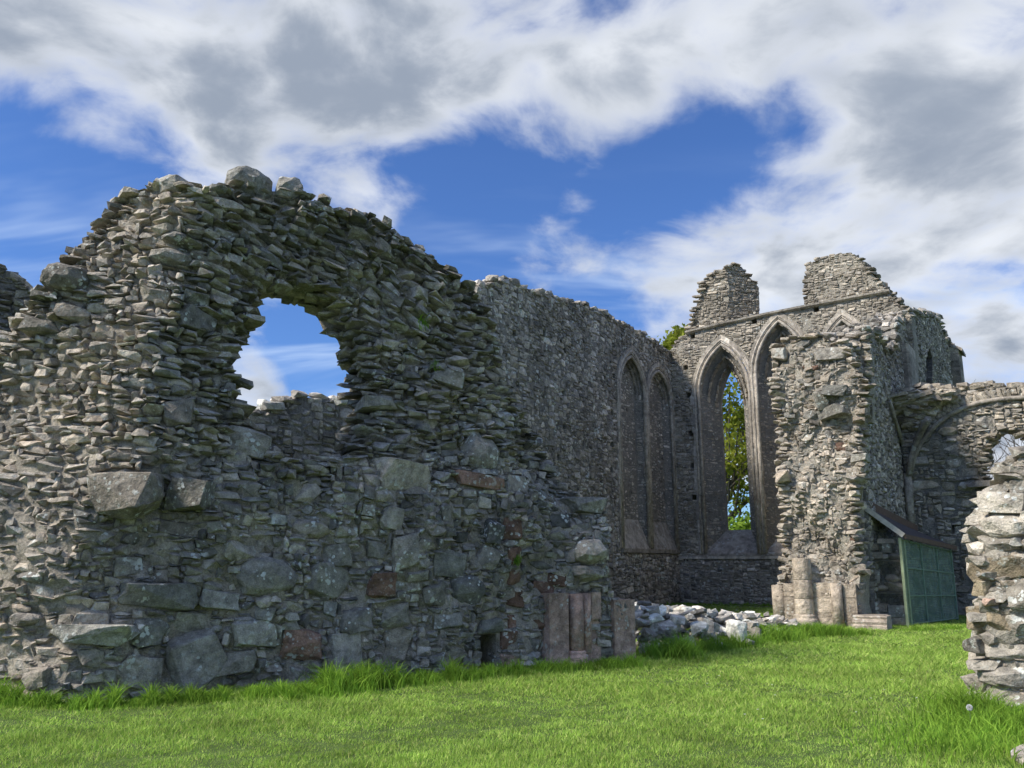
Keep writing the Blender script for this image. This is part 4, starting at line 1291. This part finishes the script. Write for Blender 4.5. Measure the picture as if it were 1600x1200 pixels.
# ================================================================== near wall stub at the right edge
Q0 = ground(1536, 1118)
P9 = Plane(Q0, (0.87, -0.47, 0))
def disp9(u, v):
    return -.35 * np.maximum(0, .35 - u) - .06 * np.sin(v * 3) - .12 * v * .3
P9.disp = disp9
W9 = thing('stone_wall_end', 'pale lichened end of a boulder wall at the right edge', 'wall', Q0)
OUT9 = [(1534, 1120), (1528, 1095), (1540, 1060), (1545, 1010), (1540, 960), (1552, 920), (1538, 880), (1530, 820), (1546, 800), (1552, 778), (1570, 752), (1584, 742), (1588, 722), (1600, 704), (1616, 698), (1660, 680), (1700, 690), (1700, 1150)]
o9 = P9.poly(OUT9)
core(P9, densify(o9, .15, .02), [], 1.0, M_MORTL, W9, step=.12, recess=.0, noise=.03)
M_LICH = stone_mat('grey_lichened_boulder', [(0.20, 0.197, 0.18), (0.235, 0.23, 0.208), (0.175, 0.175, 0.162), (0.255, 0.248, 0.226)], .9, 1.0)
M_OCHRE = stone_mat('ochre_lichened_boulder', [(0.20, 0.178, 0.132), (0.215, 0.19, 0.14)], .7, .7)
S9 = [(1606, 708, 36, 28, M_LICH), (1600, 742, 54, 34, M_LICH), (1572, 784, 64, 40, M_LICH), (1604, 770, 50, 54, M_LICH), (1574, 824, 84, 40, M_LICH), (1622, 815, 46, 36, M_LICH), (1558, 852, 76, 40, M_LICH), (1596, 848, 30, 16, M_PALE), (1620, 850, 46, 30, M_LICH),
      (1564, 888, 92, 44, M_OCHRE), (1604, 876, 40, 28, M_LICH), (1614, 925, 60, 62, M_LICH), (1568, 925, 46, 28, M_LICH), (1540, 920, 30, 30, M_OCHRE), (1554, 940, 24, 16, M_PINK), (1549, 972, 78, 52, M_OCHRE), (1604, 978, 60, 44, M_LICH), (1530, 1010, 28, 30, M_LICH), (1582, 1018, 88, 40, M_LICH), (1534, 1038, 22, 20, M_DARKB),
      (1570, 1060, 74, 38, M_LICH), (1620, 1060, 50, 44, M_LICH), (1562, 1094, 70, 34, M_LICH), (1612, 1100, 64, 40, M_LICH), (1532, 1106, 40, 22, M_PALE)]
sl9 = []
for i, (x, y, w, h, m) in enumerate(S9):
    big_stone(W9, P9, x, y, w * 1.02, h * 1.02, m, .07 + .04 * (i % 3), .6, rng.normal() * .07, -.2 + rng.normal() * .15, 'round' if i % 4 == 0 else 'block')
st9 = wall_stones(P9, o9, [], lambda u, v: (rng.uniform(.08, .2), rng.uniform(.05, .1)), lambda u, v, w, h: (('block', 'slab'), M_LIGHT, .3, rng.uniform(-.02, .05), rng.normal() * .1, .12, 1.15), .02, None, .05, .04)
st9 += edge_lay(P9, o9[1:14], 1.0, ((.2, .4), (.1, .2)), M_LICH, ('round', 'block'), 3, proud=.03)
emit(W9, st9)
sl0 = ground(1600, 1185)
bm = hull(angular(np.random.default_rng(3), 10, .3)); bmesh.ops.bevel(bm, geom=list(bm.edges), offset=.03, segments=1, affect='EDGES')
V, Fc = bm_arrays(bm)
so = link('stone_slab', mesh_from('stone_slab', V * np.array([1.3, 1.0, .3]), Fc, M_LICH), None, (sl0[0] + .52, sl0[1] - .2, .03)); so.rotation_euler = (.1, -.12, .5)
tag(so, 'flat pale stone lying in the grass at the bottom right corner', 'stone')

# ================================================================== heap of fallen stones
H0 = ground(1090, 1008)
W10 = thing('rubble_heap', 'low heap of white lichened fallen stones between wall and pier', 'rubble heap', H0)
sth = []
hx, hy = ground(985, 1022), ground(1205, 992)
ax = hy - hx; La = np.linalg.norm(ax); ax /= La
ay = np.array([-ax[1], ax[0], 0])
for k in range(330):
    s = rng.uniform(-.02, 1.06); t = rng.normal() * .36
    hgt = (.92 - .52 * s) * math.exp(-(t / .75) ** 2)
    z = rng.uniform(.0, 1.0) ** .6 * hgt
    sz = rng.uniform(.10, .30)
    M = rot(rng.normal() * .4, rng.normal() * .3, rng.uniform(0, 6.28)) @ np.diag([sz * rng.uniform(1, 1.7), sz * rng.uniform(.7, 1.2), sz * rng.uniform(.3, .7)])
    sth.append((random.choice(KIND['slab'] + KIND['block']), M, hx + ax * s * La + ay * t + np.array([0, 0, z]), M_PALE if rng.random() < .75 else M_NEAR))
emit(W10, sth)
for (x, y, w, h) in [(998, 965, 32, 50), (1028, 972, 60, 36), (1048, 957, 30, 22), (1070, 968, 56, 34), (1094, 962, 26, 30), (1108, 985, 30, 38), (1152, 985, 20, 34), (1020, 1015, 46, 22), (1042, 993, 24, 20), (1178, 985, 34, 22), (1120, 965, 40, 16)]:
    r = np.random.default_rng(x)
    P = ground(x, y + h * .5 + (1008 - y) * .35); dist = project(P)[2]
    ctr = at_depth(x, y, P[1])
    bm = hull(angular(r, 10, .35)); bmesh.ops.bevel(bm, geom=list(bm.edges), offset=.035, segments=1, affect='EDGES')
    roughen(bm, r, .04)
    V, Fc = bm_arrays(bm)
    V = V @ (rot(0, r.normal() * .15, r.normal() * .4) @ np.diag([w * dist / F, .45, h * dist / F])).T + ctr
    part('large_stone', V, Fc, M_PALE, W10)

# ================================================================== lean-to store with green netting and carved stones
T0 = ground(1419, 979); T0[2] = 0
E0 = at_depth(1489, 900, T0[1] + 2.6); E0[2] = 0
Lf = at_depth(1356, 900, T0[1] + .35); Lf[2] = 0
tside = (E0 - T0); Ls = np.linalg.norm(tside); tside = tside / Ls
tfr = (T0 - Lf); Lfr = np.linalg.norm(tfr); tfr = tfr / Lfr
def zat(P, x, y):
    Q = at_depth(x, y, P[1]); return Q[2]
zf = zat(T0, 1409, 840); ze = zat(E0, 1478, 858); zl = zat(Lf, 1350, 810)
SH = thing('lean_to_store', 'green netted lean-to store of carved stones beside the pale pier', 'shed', T0)
up = np.array([0, 0, 1.0])
nside = np.array([tside[1], -tside[0], 0]); nfr = np.array([tfr[1], -tfr[0], 0])
def bar(a, b, w, m, name, parent=SH, d=None):
    a = np.array(a, float); b = np.array(b, float)
    dd = (b - a); L = np.linalg.norm(dd); dd /= L
    s1 = np.cross(dd, (0.3, 0.9, 0.2)); s1 /= np.linalg.norm(s1); s2 = np.cross(dd, s1)
    if d is not None:
        s1 = np.array(d, float); s1 -= dd * np.dot(s1, dd); s1 /= np.linalg.norm(s1); s2 = np.cross(dd, s1)
    w2 = w if hasattr(w, '__len__') else (w, w)
    V, Fc = box_pts((a + b) / 2, s1 * w2[0] / 2, s2 * w2[1] / 2, dd * L / 2)
    return part(name, V, Fc, m, parent)
bar(T0, T0 + up * zf, .07, M_POST, 'corner_post', d=tside)
bar(T0 + tside * .14 + nside * .03 + up * .03, T0 + tside * .14 + nside * .03 + up * (zf - .05), .06, M_POST, 'panel_post', d=tside)
bar(E0, E0 + up * ze, .06, M_GREENB, 'corner_post', d=tside)
bar(Lf, Lf + up * zl, .06, M_SHELF, 'corner_post', d=tfr)
for i in range(3):
    for j in range(3):
        a0, a1 = (.16 + (Ls - .2) * i / 3), (.16 + (Ls - .2) * (i + 1) / 3)
        def zz(a, q):
            return .06 + (zf + (ze - zf) * a / Ls - .1) * q
        V = [T0 + tside * a0 + up * zz(a0, j / 3), T0 + tside * a1 + up * zz(a1, j / 3), T0 + tside * a1 + up * zz(a1, (j + 1) / 3), T0 + tside * a0 + up * zz(a0, (j + 1) / 3)]
        V = V + [p_ - nside * .012 for p_ in V]
        part('net_panel', V, [(0, 1, 2, 3), (7, 6, 5, 4), (0, 4, 5, 1), (1, 5, 6, 2), (2, 6, 7, 3), (3, 7, 4, 0)], M_NET, SH)
for i in (1, 2):
    a0 = .16 + (Ls - .2) * i / 3
    bar(T0 + tside * a0 + nside * .02 + up * .05, T0 + tside * a0 + nside * .02 + up * (zf + (ze - zf) * a0 / Ls - .05), .04, M_GREENB, 'panel_bar', d=tside)
for j in (0, 1, 2, 3):
    q = j / 3
    bar(T0 + tside * .12 + nside * .022 + up * (.06 + (zf - .12) * q), E0 + nside * .022 + up * (.06 + (ze - .12) * q), .035, M_GREENB, 'panel_rail', d=nside)
# roof
zr0 = zat(Lf, 1342, 795)
R1, R2 = T0 + up * (zf + .03) + nside * .12 - tside * .06, E0 + up * (ze + .03) + nside * .12 + tside * .05
R3 = Lf + up * (zr0 + .08) - tside * .06
R4 = R3 + (R2 - R1) * 1.0; R4[2] = ze + (R3[2] - zf) * .55
V = [R1, R2, R4, R3]; V = V + [p_ + up * .06 for p_ in V]
part('roof', V, [(3, 2, 1, 0), (4, 5, 6, 7), (0, 1, 5, 4), (1, 2, 6, 5), (2, 3, 7, 6), (3, 0, 4, 7)], M_ROOF, SH)
bar(R1 + nfr * .03 + up * .02, R3 + nfr * .03 + up * .02, (.05, .13), M_WHITEB, 'barge_board', d=nfr)
bar(R1 + nside * .03, R2 + nside * .03, (.05, .12), M_FLASH, 'eaves_board', d=nside)
bar(R3 + up * .12, R4 + up * .12, (.08, .22), M_FLASH, 'flashing', d=nside)
shelves = []
for z in (zl * .30, zl * .60):
    a, b_ = Lf + up * z - nfr * .4, T0 + up * z - nfr * .4
    V, Fc = box_pts((a + b_) / 2, tfr * Lfr / 2, nfr * .36, up * .025); part('shelf', V, Fc, M_SHELF, SH); shelves.append(z + .025)
wires = []
zt_ = lambda s: zl + (zf - zl) * s - .03
for k in range(25):
    s = k / 24
    p0 = Lf + tfr * Lfr * s
    wires.append(box_pts(p0 + up * zt_(s) / 2, tfr * .0018, nfr * .0018, up * zt_(s) / 2))
for k in range(48):
    z = .03 + k * .05
    s1 = 1.0 if z < zf else max(0, (zl - .03 - z) / (zl - zf))
    if s1 > .05:
        wires.append(box_pts(Lf + tfr * Lfr * s1 / 2 + up * z, tfr * Lfr * s1 / 2, nfr * .0018, up * .0018))
V, Fc = merge(wires); part('wire_mesh', V, Fc, M_WIRE, SH, kind='stuff')
store = [  # (s along front, w, h, shelf, shape, label)
    (.20, .42, .40, 0, 'block', 'big squared stone on the ground, lower left inside the wire mesh'), (.20, .44, .32, 0.41, 'block', 'flat carved block resting on the lower left squared stone'),
    (.72, .40, .26, 0, 'block', 'low block on the ground beside the green post inside the mesh'), (.74, .42, .40, .27, 'block', 'pointed block leaning on top of the low block by the post'),
    (.30, .42, .26, 1.0, 'round', 'rounded pale stone on the lower shelf, left side'), (.76, .50, .32, 1.0, 'slab', 'wedge shaped stone on the lower shelf, right side'),
    (.16, .26, .46, 1.27, 'block', 'upright square block above the rounded stone on the lower shelf'), (.60, .46, .36, 1.33, 'round', 'large whitish stone in the middle of the mesh front'),
    (.22, .44, .26, 2.0, 'block', 'long buff block on the upper shelf, left side'), (.55, .22, .20, 2.0, 'round', 'small round stone at the middle of the upper shelf'), (.80, .28, .22, 2.0, 'slab', 'small tapered stone on the upper shelf by the post'),
    (.18, .36, .32, 2.27, 'round', 'grey round stone on top of the long buff block'), (.62, .18, .34, 2.21, 'block', 'narrow shaft piece propped above the small round stone'), (.58, .40, .18, 2.56, 'block', 'carved piece at the top of the mesh front under the roof'),
]
for k, (s, w, h, code, kind, lab) in enumerate(store):
    lvl = int(code); extra = code - lvl
    base = (0.01, shelves[0], shelves[1])[lvl] + extra * .75
    h *= .80; w *= 1.15
    if lvl == 2 and extra > .5:
        base = shelves[1] + .42
    r = np.random.default_rng(100 + k)
    bm = hull(angular(r, 5, .16) if kind == 'block' else (bouldery(r, 30, 2.6) if kind == 'round' else angular(r, 4, .5)))
    bmesh.ops.bevel(bm, geom=list(bm.edges), offset=.03, segments=1, affect='EDGES')
    V, Fc = bm_arrays(bm)
    c = Lf + tfr * Lfr * s - nfr * .20
    o = link('carved_stone' if kind == 'block' else 'stored_stone', mesh_from('stored_stone', V * np.array([w, .34, h]), Fc, M_BUFF if k % 3 else M_PALE), None, tuple(c + up * (base + h / 2)))
    o.rotation_euler = (0, 0, math.atan2(tfr[1], tfr[0]) + r.normal() * .2)
    tag(o, lab, 'stone', 'stones kept in the store')

# ================================================================== jackdaw on the choir wall
u, v = P2.uv(953, 498)
bp = P2.p(u, v, -.3)
BD = thing('bird', 'small black bird perched on top of the long shaded wall', 'bird', bp + np.array([0, 0, .02]))
bm = bmesh.new()
bmesh.ops.create_icosphere(bm, subdivisions=3, radius=1)
for vt in bm.verts:
    x, y, z = vt.co
    vt.co = (x * .16 * (1 - .25 * abs(x)), y * .065, z * .07 + x * .035)
    if x < -.5:
        vt.co.z *= .6
        vt.co.y *= .7
for vt in bm.verts:
    vt.co.z += .12
V, Fc = bm_arrays(bm.copy()) if False else (np.array([q.co[:] for q in bm.verts]), [[q.index for q in f.verts] for f in bm.faces])
bm.free()
org = np.array(BD.location)
part('body', V + org, Fc, M_BIRD, BD, True)
Vh, Fh = tube([(.11, 0, .17), (.15, 0, .20), (.19, 0, .205), (.215, 0, .20), (.26, 0, .19)], [.04, .048, .042, .018, .004], 8); part('head', np.array(Vh) + org, Fh, M_BIRD, BD, True)
Vt, Ft = box_pts(np.array([-.2, 0, .075]), np.array([.11, 0, .04]), np.array([0, .03, 0]), np.array([0, 0, .008])); part('tail', np.array(Vt) + org, Ft, M_BIRD, BD)
for sy in (-.025, .025):
    Vt, Ft = tube([(.02, sy, .08), (.03, sy, 0.0)], .007, 5); part('leg', np.array(Vt) + org, Ft, M_BIRD, BD)

# ================================================================== trees
def leaf_cloud(centers, n, size, r):
    c = centers[r.integers(0, len(centers), n)]
    P = c[:, :3] + r.normal(size=(n, 3)) * c[:, 3:4] * .45
    a = r.normal(size=(n, 3)); a /= np.linalg.norm(a, axis=1)[:, None]
    b = np.cross(a, r.normal(size=(n, 3))); b /= np.linalg.norm(b, axis=1)[:, None]
    s = r.uniform(.6, 1.3, (n, 1)) * size
    V = np.stack([P - a * s, P + b * s * .55, P + a * s, P - b * s * .55], 1).reshape(-1, 3)
    return V, np.arange(n * 4, dtype=np.int32).reshape(-1, 4)

def limb_tree(base, h, r, trunk_r, spread, levels=4, lean=(0, 0)):
    tubes, tips = [], []
    def grow_(p, d, L, rad, lv):
        pts = [p]; q = p.copy()
        dd = d.copy()
        for k in range(4):
            dd = dd + r.normal(size=3) * .12; dd[2] += .03
            dd /= np.linalg.norm(dd)
            q = q + dd * L / 4
            pts.append(q.copy())
        tubes.append(tube(pts, [rad * (1 - .13 * k) for k in range(5)], 6 if lv > 1 else 9))
        if lv >= 2:
            tips.append((*pts[3], L * .5)); tips.append((*q, L * .6))
        if lv < levels:
            for k in range(3 if lv else 5):
                nd = dd + r.normal(size=3) * spread
                nd[2] = abs(nd[2]) * .6 + .15
                nd /= np.linalg.norm(nd)
                grow_(pts[2 + k % 3], nd, L * r.uniform(.55, .8), rad * .55, lv + 1)
    grow_(np.array(base, float), np.array([lean[0], lean[1], 1.0]), h * .42, trunk_r, 0)
    return merge(tubes), np.array(tips)

tb = at_depth(1138, 880, 52); tb[2] = 0
TR = thing('leafy_tree', 'green leafy tree seen through the tall window and above the wall corner', 'tree', tb)
r = np.random.default_rng(11)
(V, Fc), tips = limb_tree(tb, 15.0, r, .32, .75, 3, (-.06, 0))
part('trunk', V, Fc, M_BARK, TR, True)
extra = []
for (x, y, s) in [(1048, 534, .55), (1058, 527, .6), (1040, 546, .4), (1066, 522, .55), (1054, 546, .6), (1140, 600, 1.5), (1155, 650, 1.6), (1140, 690, 1.5), (1160, 720, 1.0), (1135, 640, 1.3), (1165, 760, 1.2), (1150, 780, 1.2), (1120, 620, 2), (1105, 580, 2), (1090, 550, 2), (1200, 620, 2), (1180, 560, 2)]:
    P = at_depth(x, y, 52 + r.uniform(-1.5, 1.5)); extra.append((*P, s))
    bpt = np.array(tb) + np.array([0, 0, P[2] * .55])
cen = np.concatenate([tips[r.permutation(len(tips))[:40]], np.array(extra)])
lim = [tube([np.array(tb) + np.array([-.3, 0, e[2] * .5]), (np.array(tb) + np.array(e[:3])) / 2 + np.array([0, 0, e[2] * .12]), np.array(e[:3])], [.12, .08, .03], 6) for e in extra]
V, Fc = merge(lim); part('limbs', V, Fc, M_BARK, TR, True)
V, Fc = leaf_cloud(cen, 10500, .16, r)
part('crown', V, Fc, M_LEAF, TR)
bb = at_depth(1152, 880, 46); bb[2] = 0
BU = thing('bush', 'dense green bush at the foot of the tall window opening', 'bush', bb)
cl = np.array([(bb[0] + x, bb[1] + y, z, s) for x, y, z, s in [(-.8, 0, 1.5, 1.6), (.4, .3, 1.9, 1.6), (1.4, 0, 1.5, 1.5), (0, 0, 2.8, 1.2), (-1.5, 0, 2.0, 1.3), (2.2, .4, 2.2, 1.4), (.7, 0, 3.2, .9)]])
V, Fc = leaf_cloud(cl, 9000, .12, r); part('foliage', V, Fc, M_BUSH, BU)
V, Fc = merge([tube([(bb[0], bb[1], 0), (c[0], c[1], c[2])], [.06, .02], 5) for c in cl]); part('stems', V, Fc, M_BARK, BU)

for (x, ytop, Yd, hw, lab) in [(1508, 566, 46, 1, 'small bare tree beyond the side wall corner'), (1562, 640, 75, 1, 'bare twiggy tree seen through the ragged chapel window'), (1585, 596, 55, 1, 'bare tree top just above the chapel wall at right')]:
    b0 = at_depth(x, 880, Yd); b0[2] = 0
    htop = at_depth(x, ytop, Yd)[2]
    T = thing('bare_tree', lab, 'tree', b0, 'bare trees beyond the ruins')
    r = np.random.default_rng(x)
    (V, Fc), tips = limb_tree(b0, htop * .78, r, .14 if Yd < 60 else .10, .55, 4)
    V = np.array(V); V[:, 2] *= htop / V[:, 2].max()
    part('branches', V, Fc, M_TWIG, T)

# ================================================================== grass
def blades(P, hmin, hmax, wid, lean, seg, r, hs=None):
    n = len(P)
    h = r.uniform(hmin, hmax, n) if hs is None else hs
    ang = r.uniform(0, 2 * math.pi, n)
    side = np.stack([np.cos(ang), np.sin(ang), np.zeros(n)], 1)
    la = r.uniform(0, 2 * math.pi, n)
    ln = np.stack([np.cos(la), np.sin(la), np.zeros(n)], 1) * (r.uniform(.1, 1, n) * lean * h)[:, None]
    w = r.uniform(.6, 1.2, n)[:, None] * wid
    upv = np.array([0, 0, 1.0])
    if seg == 1:
        V = np.stack([P - side * w, P + side * w, P + ln + upv * h[:, None]], 1).reshape(-1, 3)
        return V, np.arange(n * 3, dtype=np.int32).reshape(-1, 3)
    rows = []
    for k in range(seg):
        s = k / seg
        c = P + ln * s ** 2 + upv * (h * (s - .18 * s ** 3))[:, None]
        rows += [c - side * w * (1 - s * .7), c + side * w * (1 - s * .7)]
    rows.append(P + ln + upv * (h * .80)[:, None])
    m = 2 * seg + 1
    V = np.stack(rows, 1).reshape(-1, 3)
    base = (np.arange(n) * m)[:, None]
    tr = []
    for k in range(seg - 1):
        tr += [[2 * k, 2 * k + 1, 2 * k + 3], [2 * k, 2 * k + 3, 2 * k + 2]]
    tr.append([2 * seg - 2, 2 * seg - 1, 2 * seg])
    Fc = (base[:, None, :] + np.array(tr)[None]).reshape(-1, 3)
    return V, Fc.astype(np.int32)

r = np.random.default_rng(5)
N = 620000
rad = 6.4 * (34 / 6.4) ** r.uniform(0, 1, N)          # log-uniform distance: even cover near and far
th = r.uniform(R(-40), R(40), N)
P = np.stack([rad * np.sin(th), rad * np.cos(th), np.full(N, -.005)], 1)
hs = r.uniform(.022, .062, N) * (1 + .35 * np.sin(P[:, 0] * 1.3 + np.sin(P[:, 1] * 1.1) * 2) + .3 * np.sin(P[:, 0] * 7.1 + 3 * np.sin(P[:, 1] * 5.3))) * np.clip(rad / 11, .8, 1.4)
V, Fc = blades(P, 0, 0, .0055, 1.3, 1, r, hs)
wscale = np.repeat(np.clip(rad / 9, .8, 2.2), 3)[:, None]
c3 = np.repeat(P, 3, axis=0)
V = c3 + (V - c3) * np.concatenate([wscale, wscale, np.ones_like(wscale)], 1)
lawn = link('lawn_grass', mesh_from('lawn_grass', V, Fc, M_GRASS), None, None, 'stuff')
lawn['label'] = 'bright green mown lawn between the ruined walls'; lawn['category'] = 'grass'

tuft_pts, tuft_h = [], []
def tuft_line(a, b, n, wid, h0, h1, off=0.0):
    a, b = np.array(a), np.array(b)
    s = r.uniform(0, 1, n)
    d = (b - a)[:2]; d = d / np.linalg.norm(d); nn = np.array([d[1], -d[0]])
    w = off + np.abs(r.normal(size=n)) * wid
    q = a[None] + (b - a)[None] * s[:, None]
    q[:, 0] += nn[0] * w; q[:, 1] += nn[1] * w
    q[:, 2] = 0
    Lm = np.linalg.norm(b - a)
    cl = .62 + .5 * np.sin(s * Lm * 5.1 + np.sin(s * Lm * 13) * 2) * np.sin(s * Lm * 2.9 + h1 * 20) + .25 * np.sin(s * Lm * 31)
    tuft_pts.append(q); tuft_h.append(r.uniform(h0, h1, n) * np.clip(cl, .22, 1.4))
def mound(x, y, n, rad_, h0, h1):
    c = ground(x, y)
    q = c[None] + np.concatenate([r.normal(size=(n, 2)) * rad_, np.zeros((n, 1))], 1)
    q[:, 2] = 0
    tuft_pts.append(q); tuft_h.append(r.uniform(h0, h1, n))
tuft_line(ground(-20, 1098), ground(110, 1105), 1800, .10, .12, .36)
tuft_line(ground(110, 1105), ground(450, 1085), 4200, .16, .10, .30)
tuft_line(ground(430, 1090), ground(560, 1076), 3200, .22, .22, .50)
tuft_line(ground(560, 1072), ground(760, 1058), 3600, .18, .14, .36)
tuft_line(ground(760, 1056), ground(990, 1040), 3600, .16, .10, .30)
tuft_line(ground(1010, 1030), ground(1080, 1026), 2600, .16, .18, .46)
tuft_line(ground(1080, 1020), ground(1240, 998), 4200, .18, .16, .42)
mound(1200, 1003, 1300, .26, .2, .5); mound(1050, 1030, 900, .2, .2, .5)
tuft_line(ground(1235, 996), ground(1350, 992), 2400, .14, .10, .34); mound(1272, 994, 700, .16, .2, .42); mound(1300, 994, 500, .14, .2, .36)
tuft_line(ground(1395, 986), ground(1510, 982), 1500, .14, .06, .18)
tuft_line(ground(1525, 1122), ground(1640, 1150), 3600, .18, .14, .38); mound(1570, 1140, 1500, .35, .12, .32); mound(1500, 1165, 1200, .45, .08, .22)
tuft_line(ground(1490, 1100), ground(1535, 1122), 500, .2, .08, .3)
tuft_line(ground(985, 944), ground(1225, 946), 2500, .3, .06, .2)
P = np.concatenate(tuft_pts); hs = np.concatenate(tuft_h)
V, Fc = blades(P, 0, 0, .007, 1.0, 4, r, hs)
tg = link('long_grass', mesh_from('long_grass', V, Fc, M_TUFT), None, None, 'stuff')
tg['label'] = 'long dark green grass tufts along the wall feet'; tg['category'] = 'grass'

# small plants rooted in the near wall
for (x, y, lab, sz) in [(655, 515, 'small fern growing in the near wall right of the window hole', .22), (678, 575, 'tiny weed in the near wall below the fern', .12), (805, 878, 'little mossy plant above the red jamb stones', .12)]:
    u, v = P1.uv(x, y)
    p = P1.p(u, v, float(disp1(np.array(u), np.array(v))) + .06)
    n = 90
    V, Fc = blades(np.zeros((n, 3)) + r.normal(size=(n, 3)) * sz * .25, sz * .5, sz, .008, 1.3, 3, r)
    o = link('wall_plant', mesh_from('wall_plant', V, Fc, M_TUFT), None, tuple(p)); tag(o, lab, 'plant', 'plants rooted in the near wall')

# dandelion clock by the right wall and daisies in the grass
dp = ground(1517, 1150)
DN = thing('dandelion_clock', 'white dandelion seed head in the grass beside the right wall', 'flower', dp)
V, Fc = tube([dp, dp + np.array([.01, 0, .12]), dp + np.array([.015, 0, .23])], .004, 5); part('stalk', V, Fc, M_STALK, DN)
n = 260
d = r.normal(size=(n, 3)); d /= np.linalg.norm(d, axis=1)[:, None]
c = dp + np.array([.015, 0, .255])
s = np.cross(d, r.normal(size=(n, 3))); s /= np.linalg.norm(s, axis=1)[:, None]
V = np.stack([c + d * .004 - s * .001, c + d * .029 - s * .004, c + d * .029 + s * .004], 1).reshape(-1, 3)
part('seed_head', V, np.arange(n * 3, dtype=np.int32).reshape(-1, 3), M_WHITE, DN)
dz = []
for k in range(330):
    if k < 305:
        q = ground(r.uniform(985, 1225), 944 + abs(r.normal()) * 9 + 2)
    else:
        q = ground(r.uniform(1100, 1500), r.uniform(1000, 1150))
    q[2] = .11
    dr = .026 if k < 305 else .013
    dz.append((np.array([(q[0] + dr * math.cos(t), q[1] + dr * math.sin(t), q[2] + .004 * math.sin(3 * t)) for t in np.linspace(0, 6.28, 7)[:-1]]), [(0, 1, 2, 3, 4, 5)]))
V, Fc = merge(dz)
dd = link('daisies', mesh_from('daisies', V, Fc, M_WHITE), None, None, 'stuff'); dd['label'] = 'tiny white daisies scattered in the grass'; dd['category'] = 'flowers'

for o in bpy.data.objects:                       # build-time note, not part of the scene
    if '_o' in o:
        del o['_o']
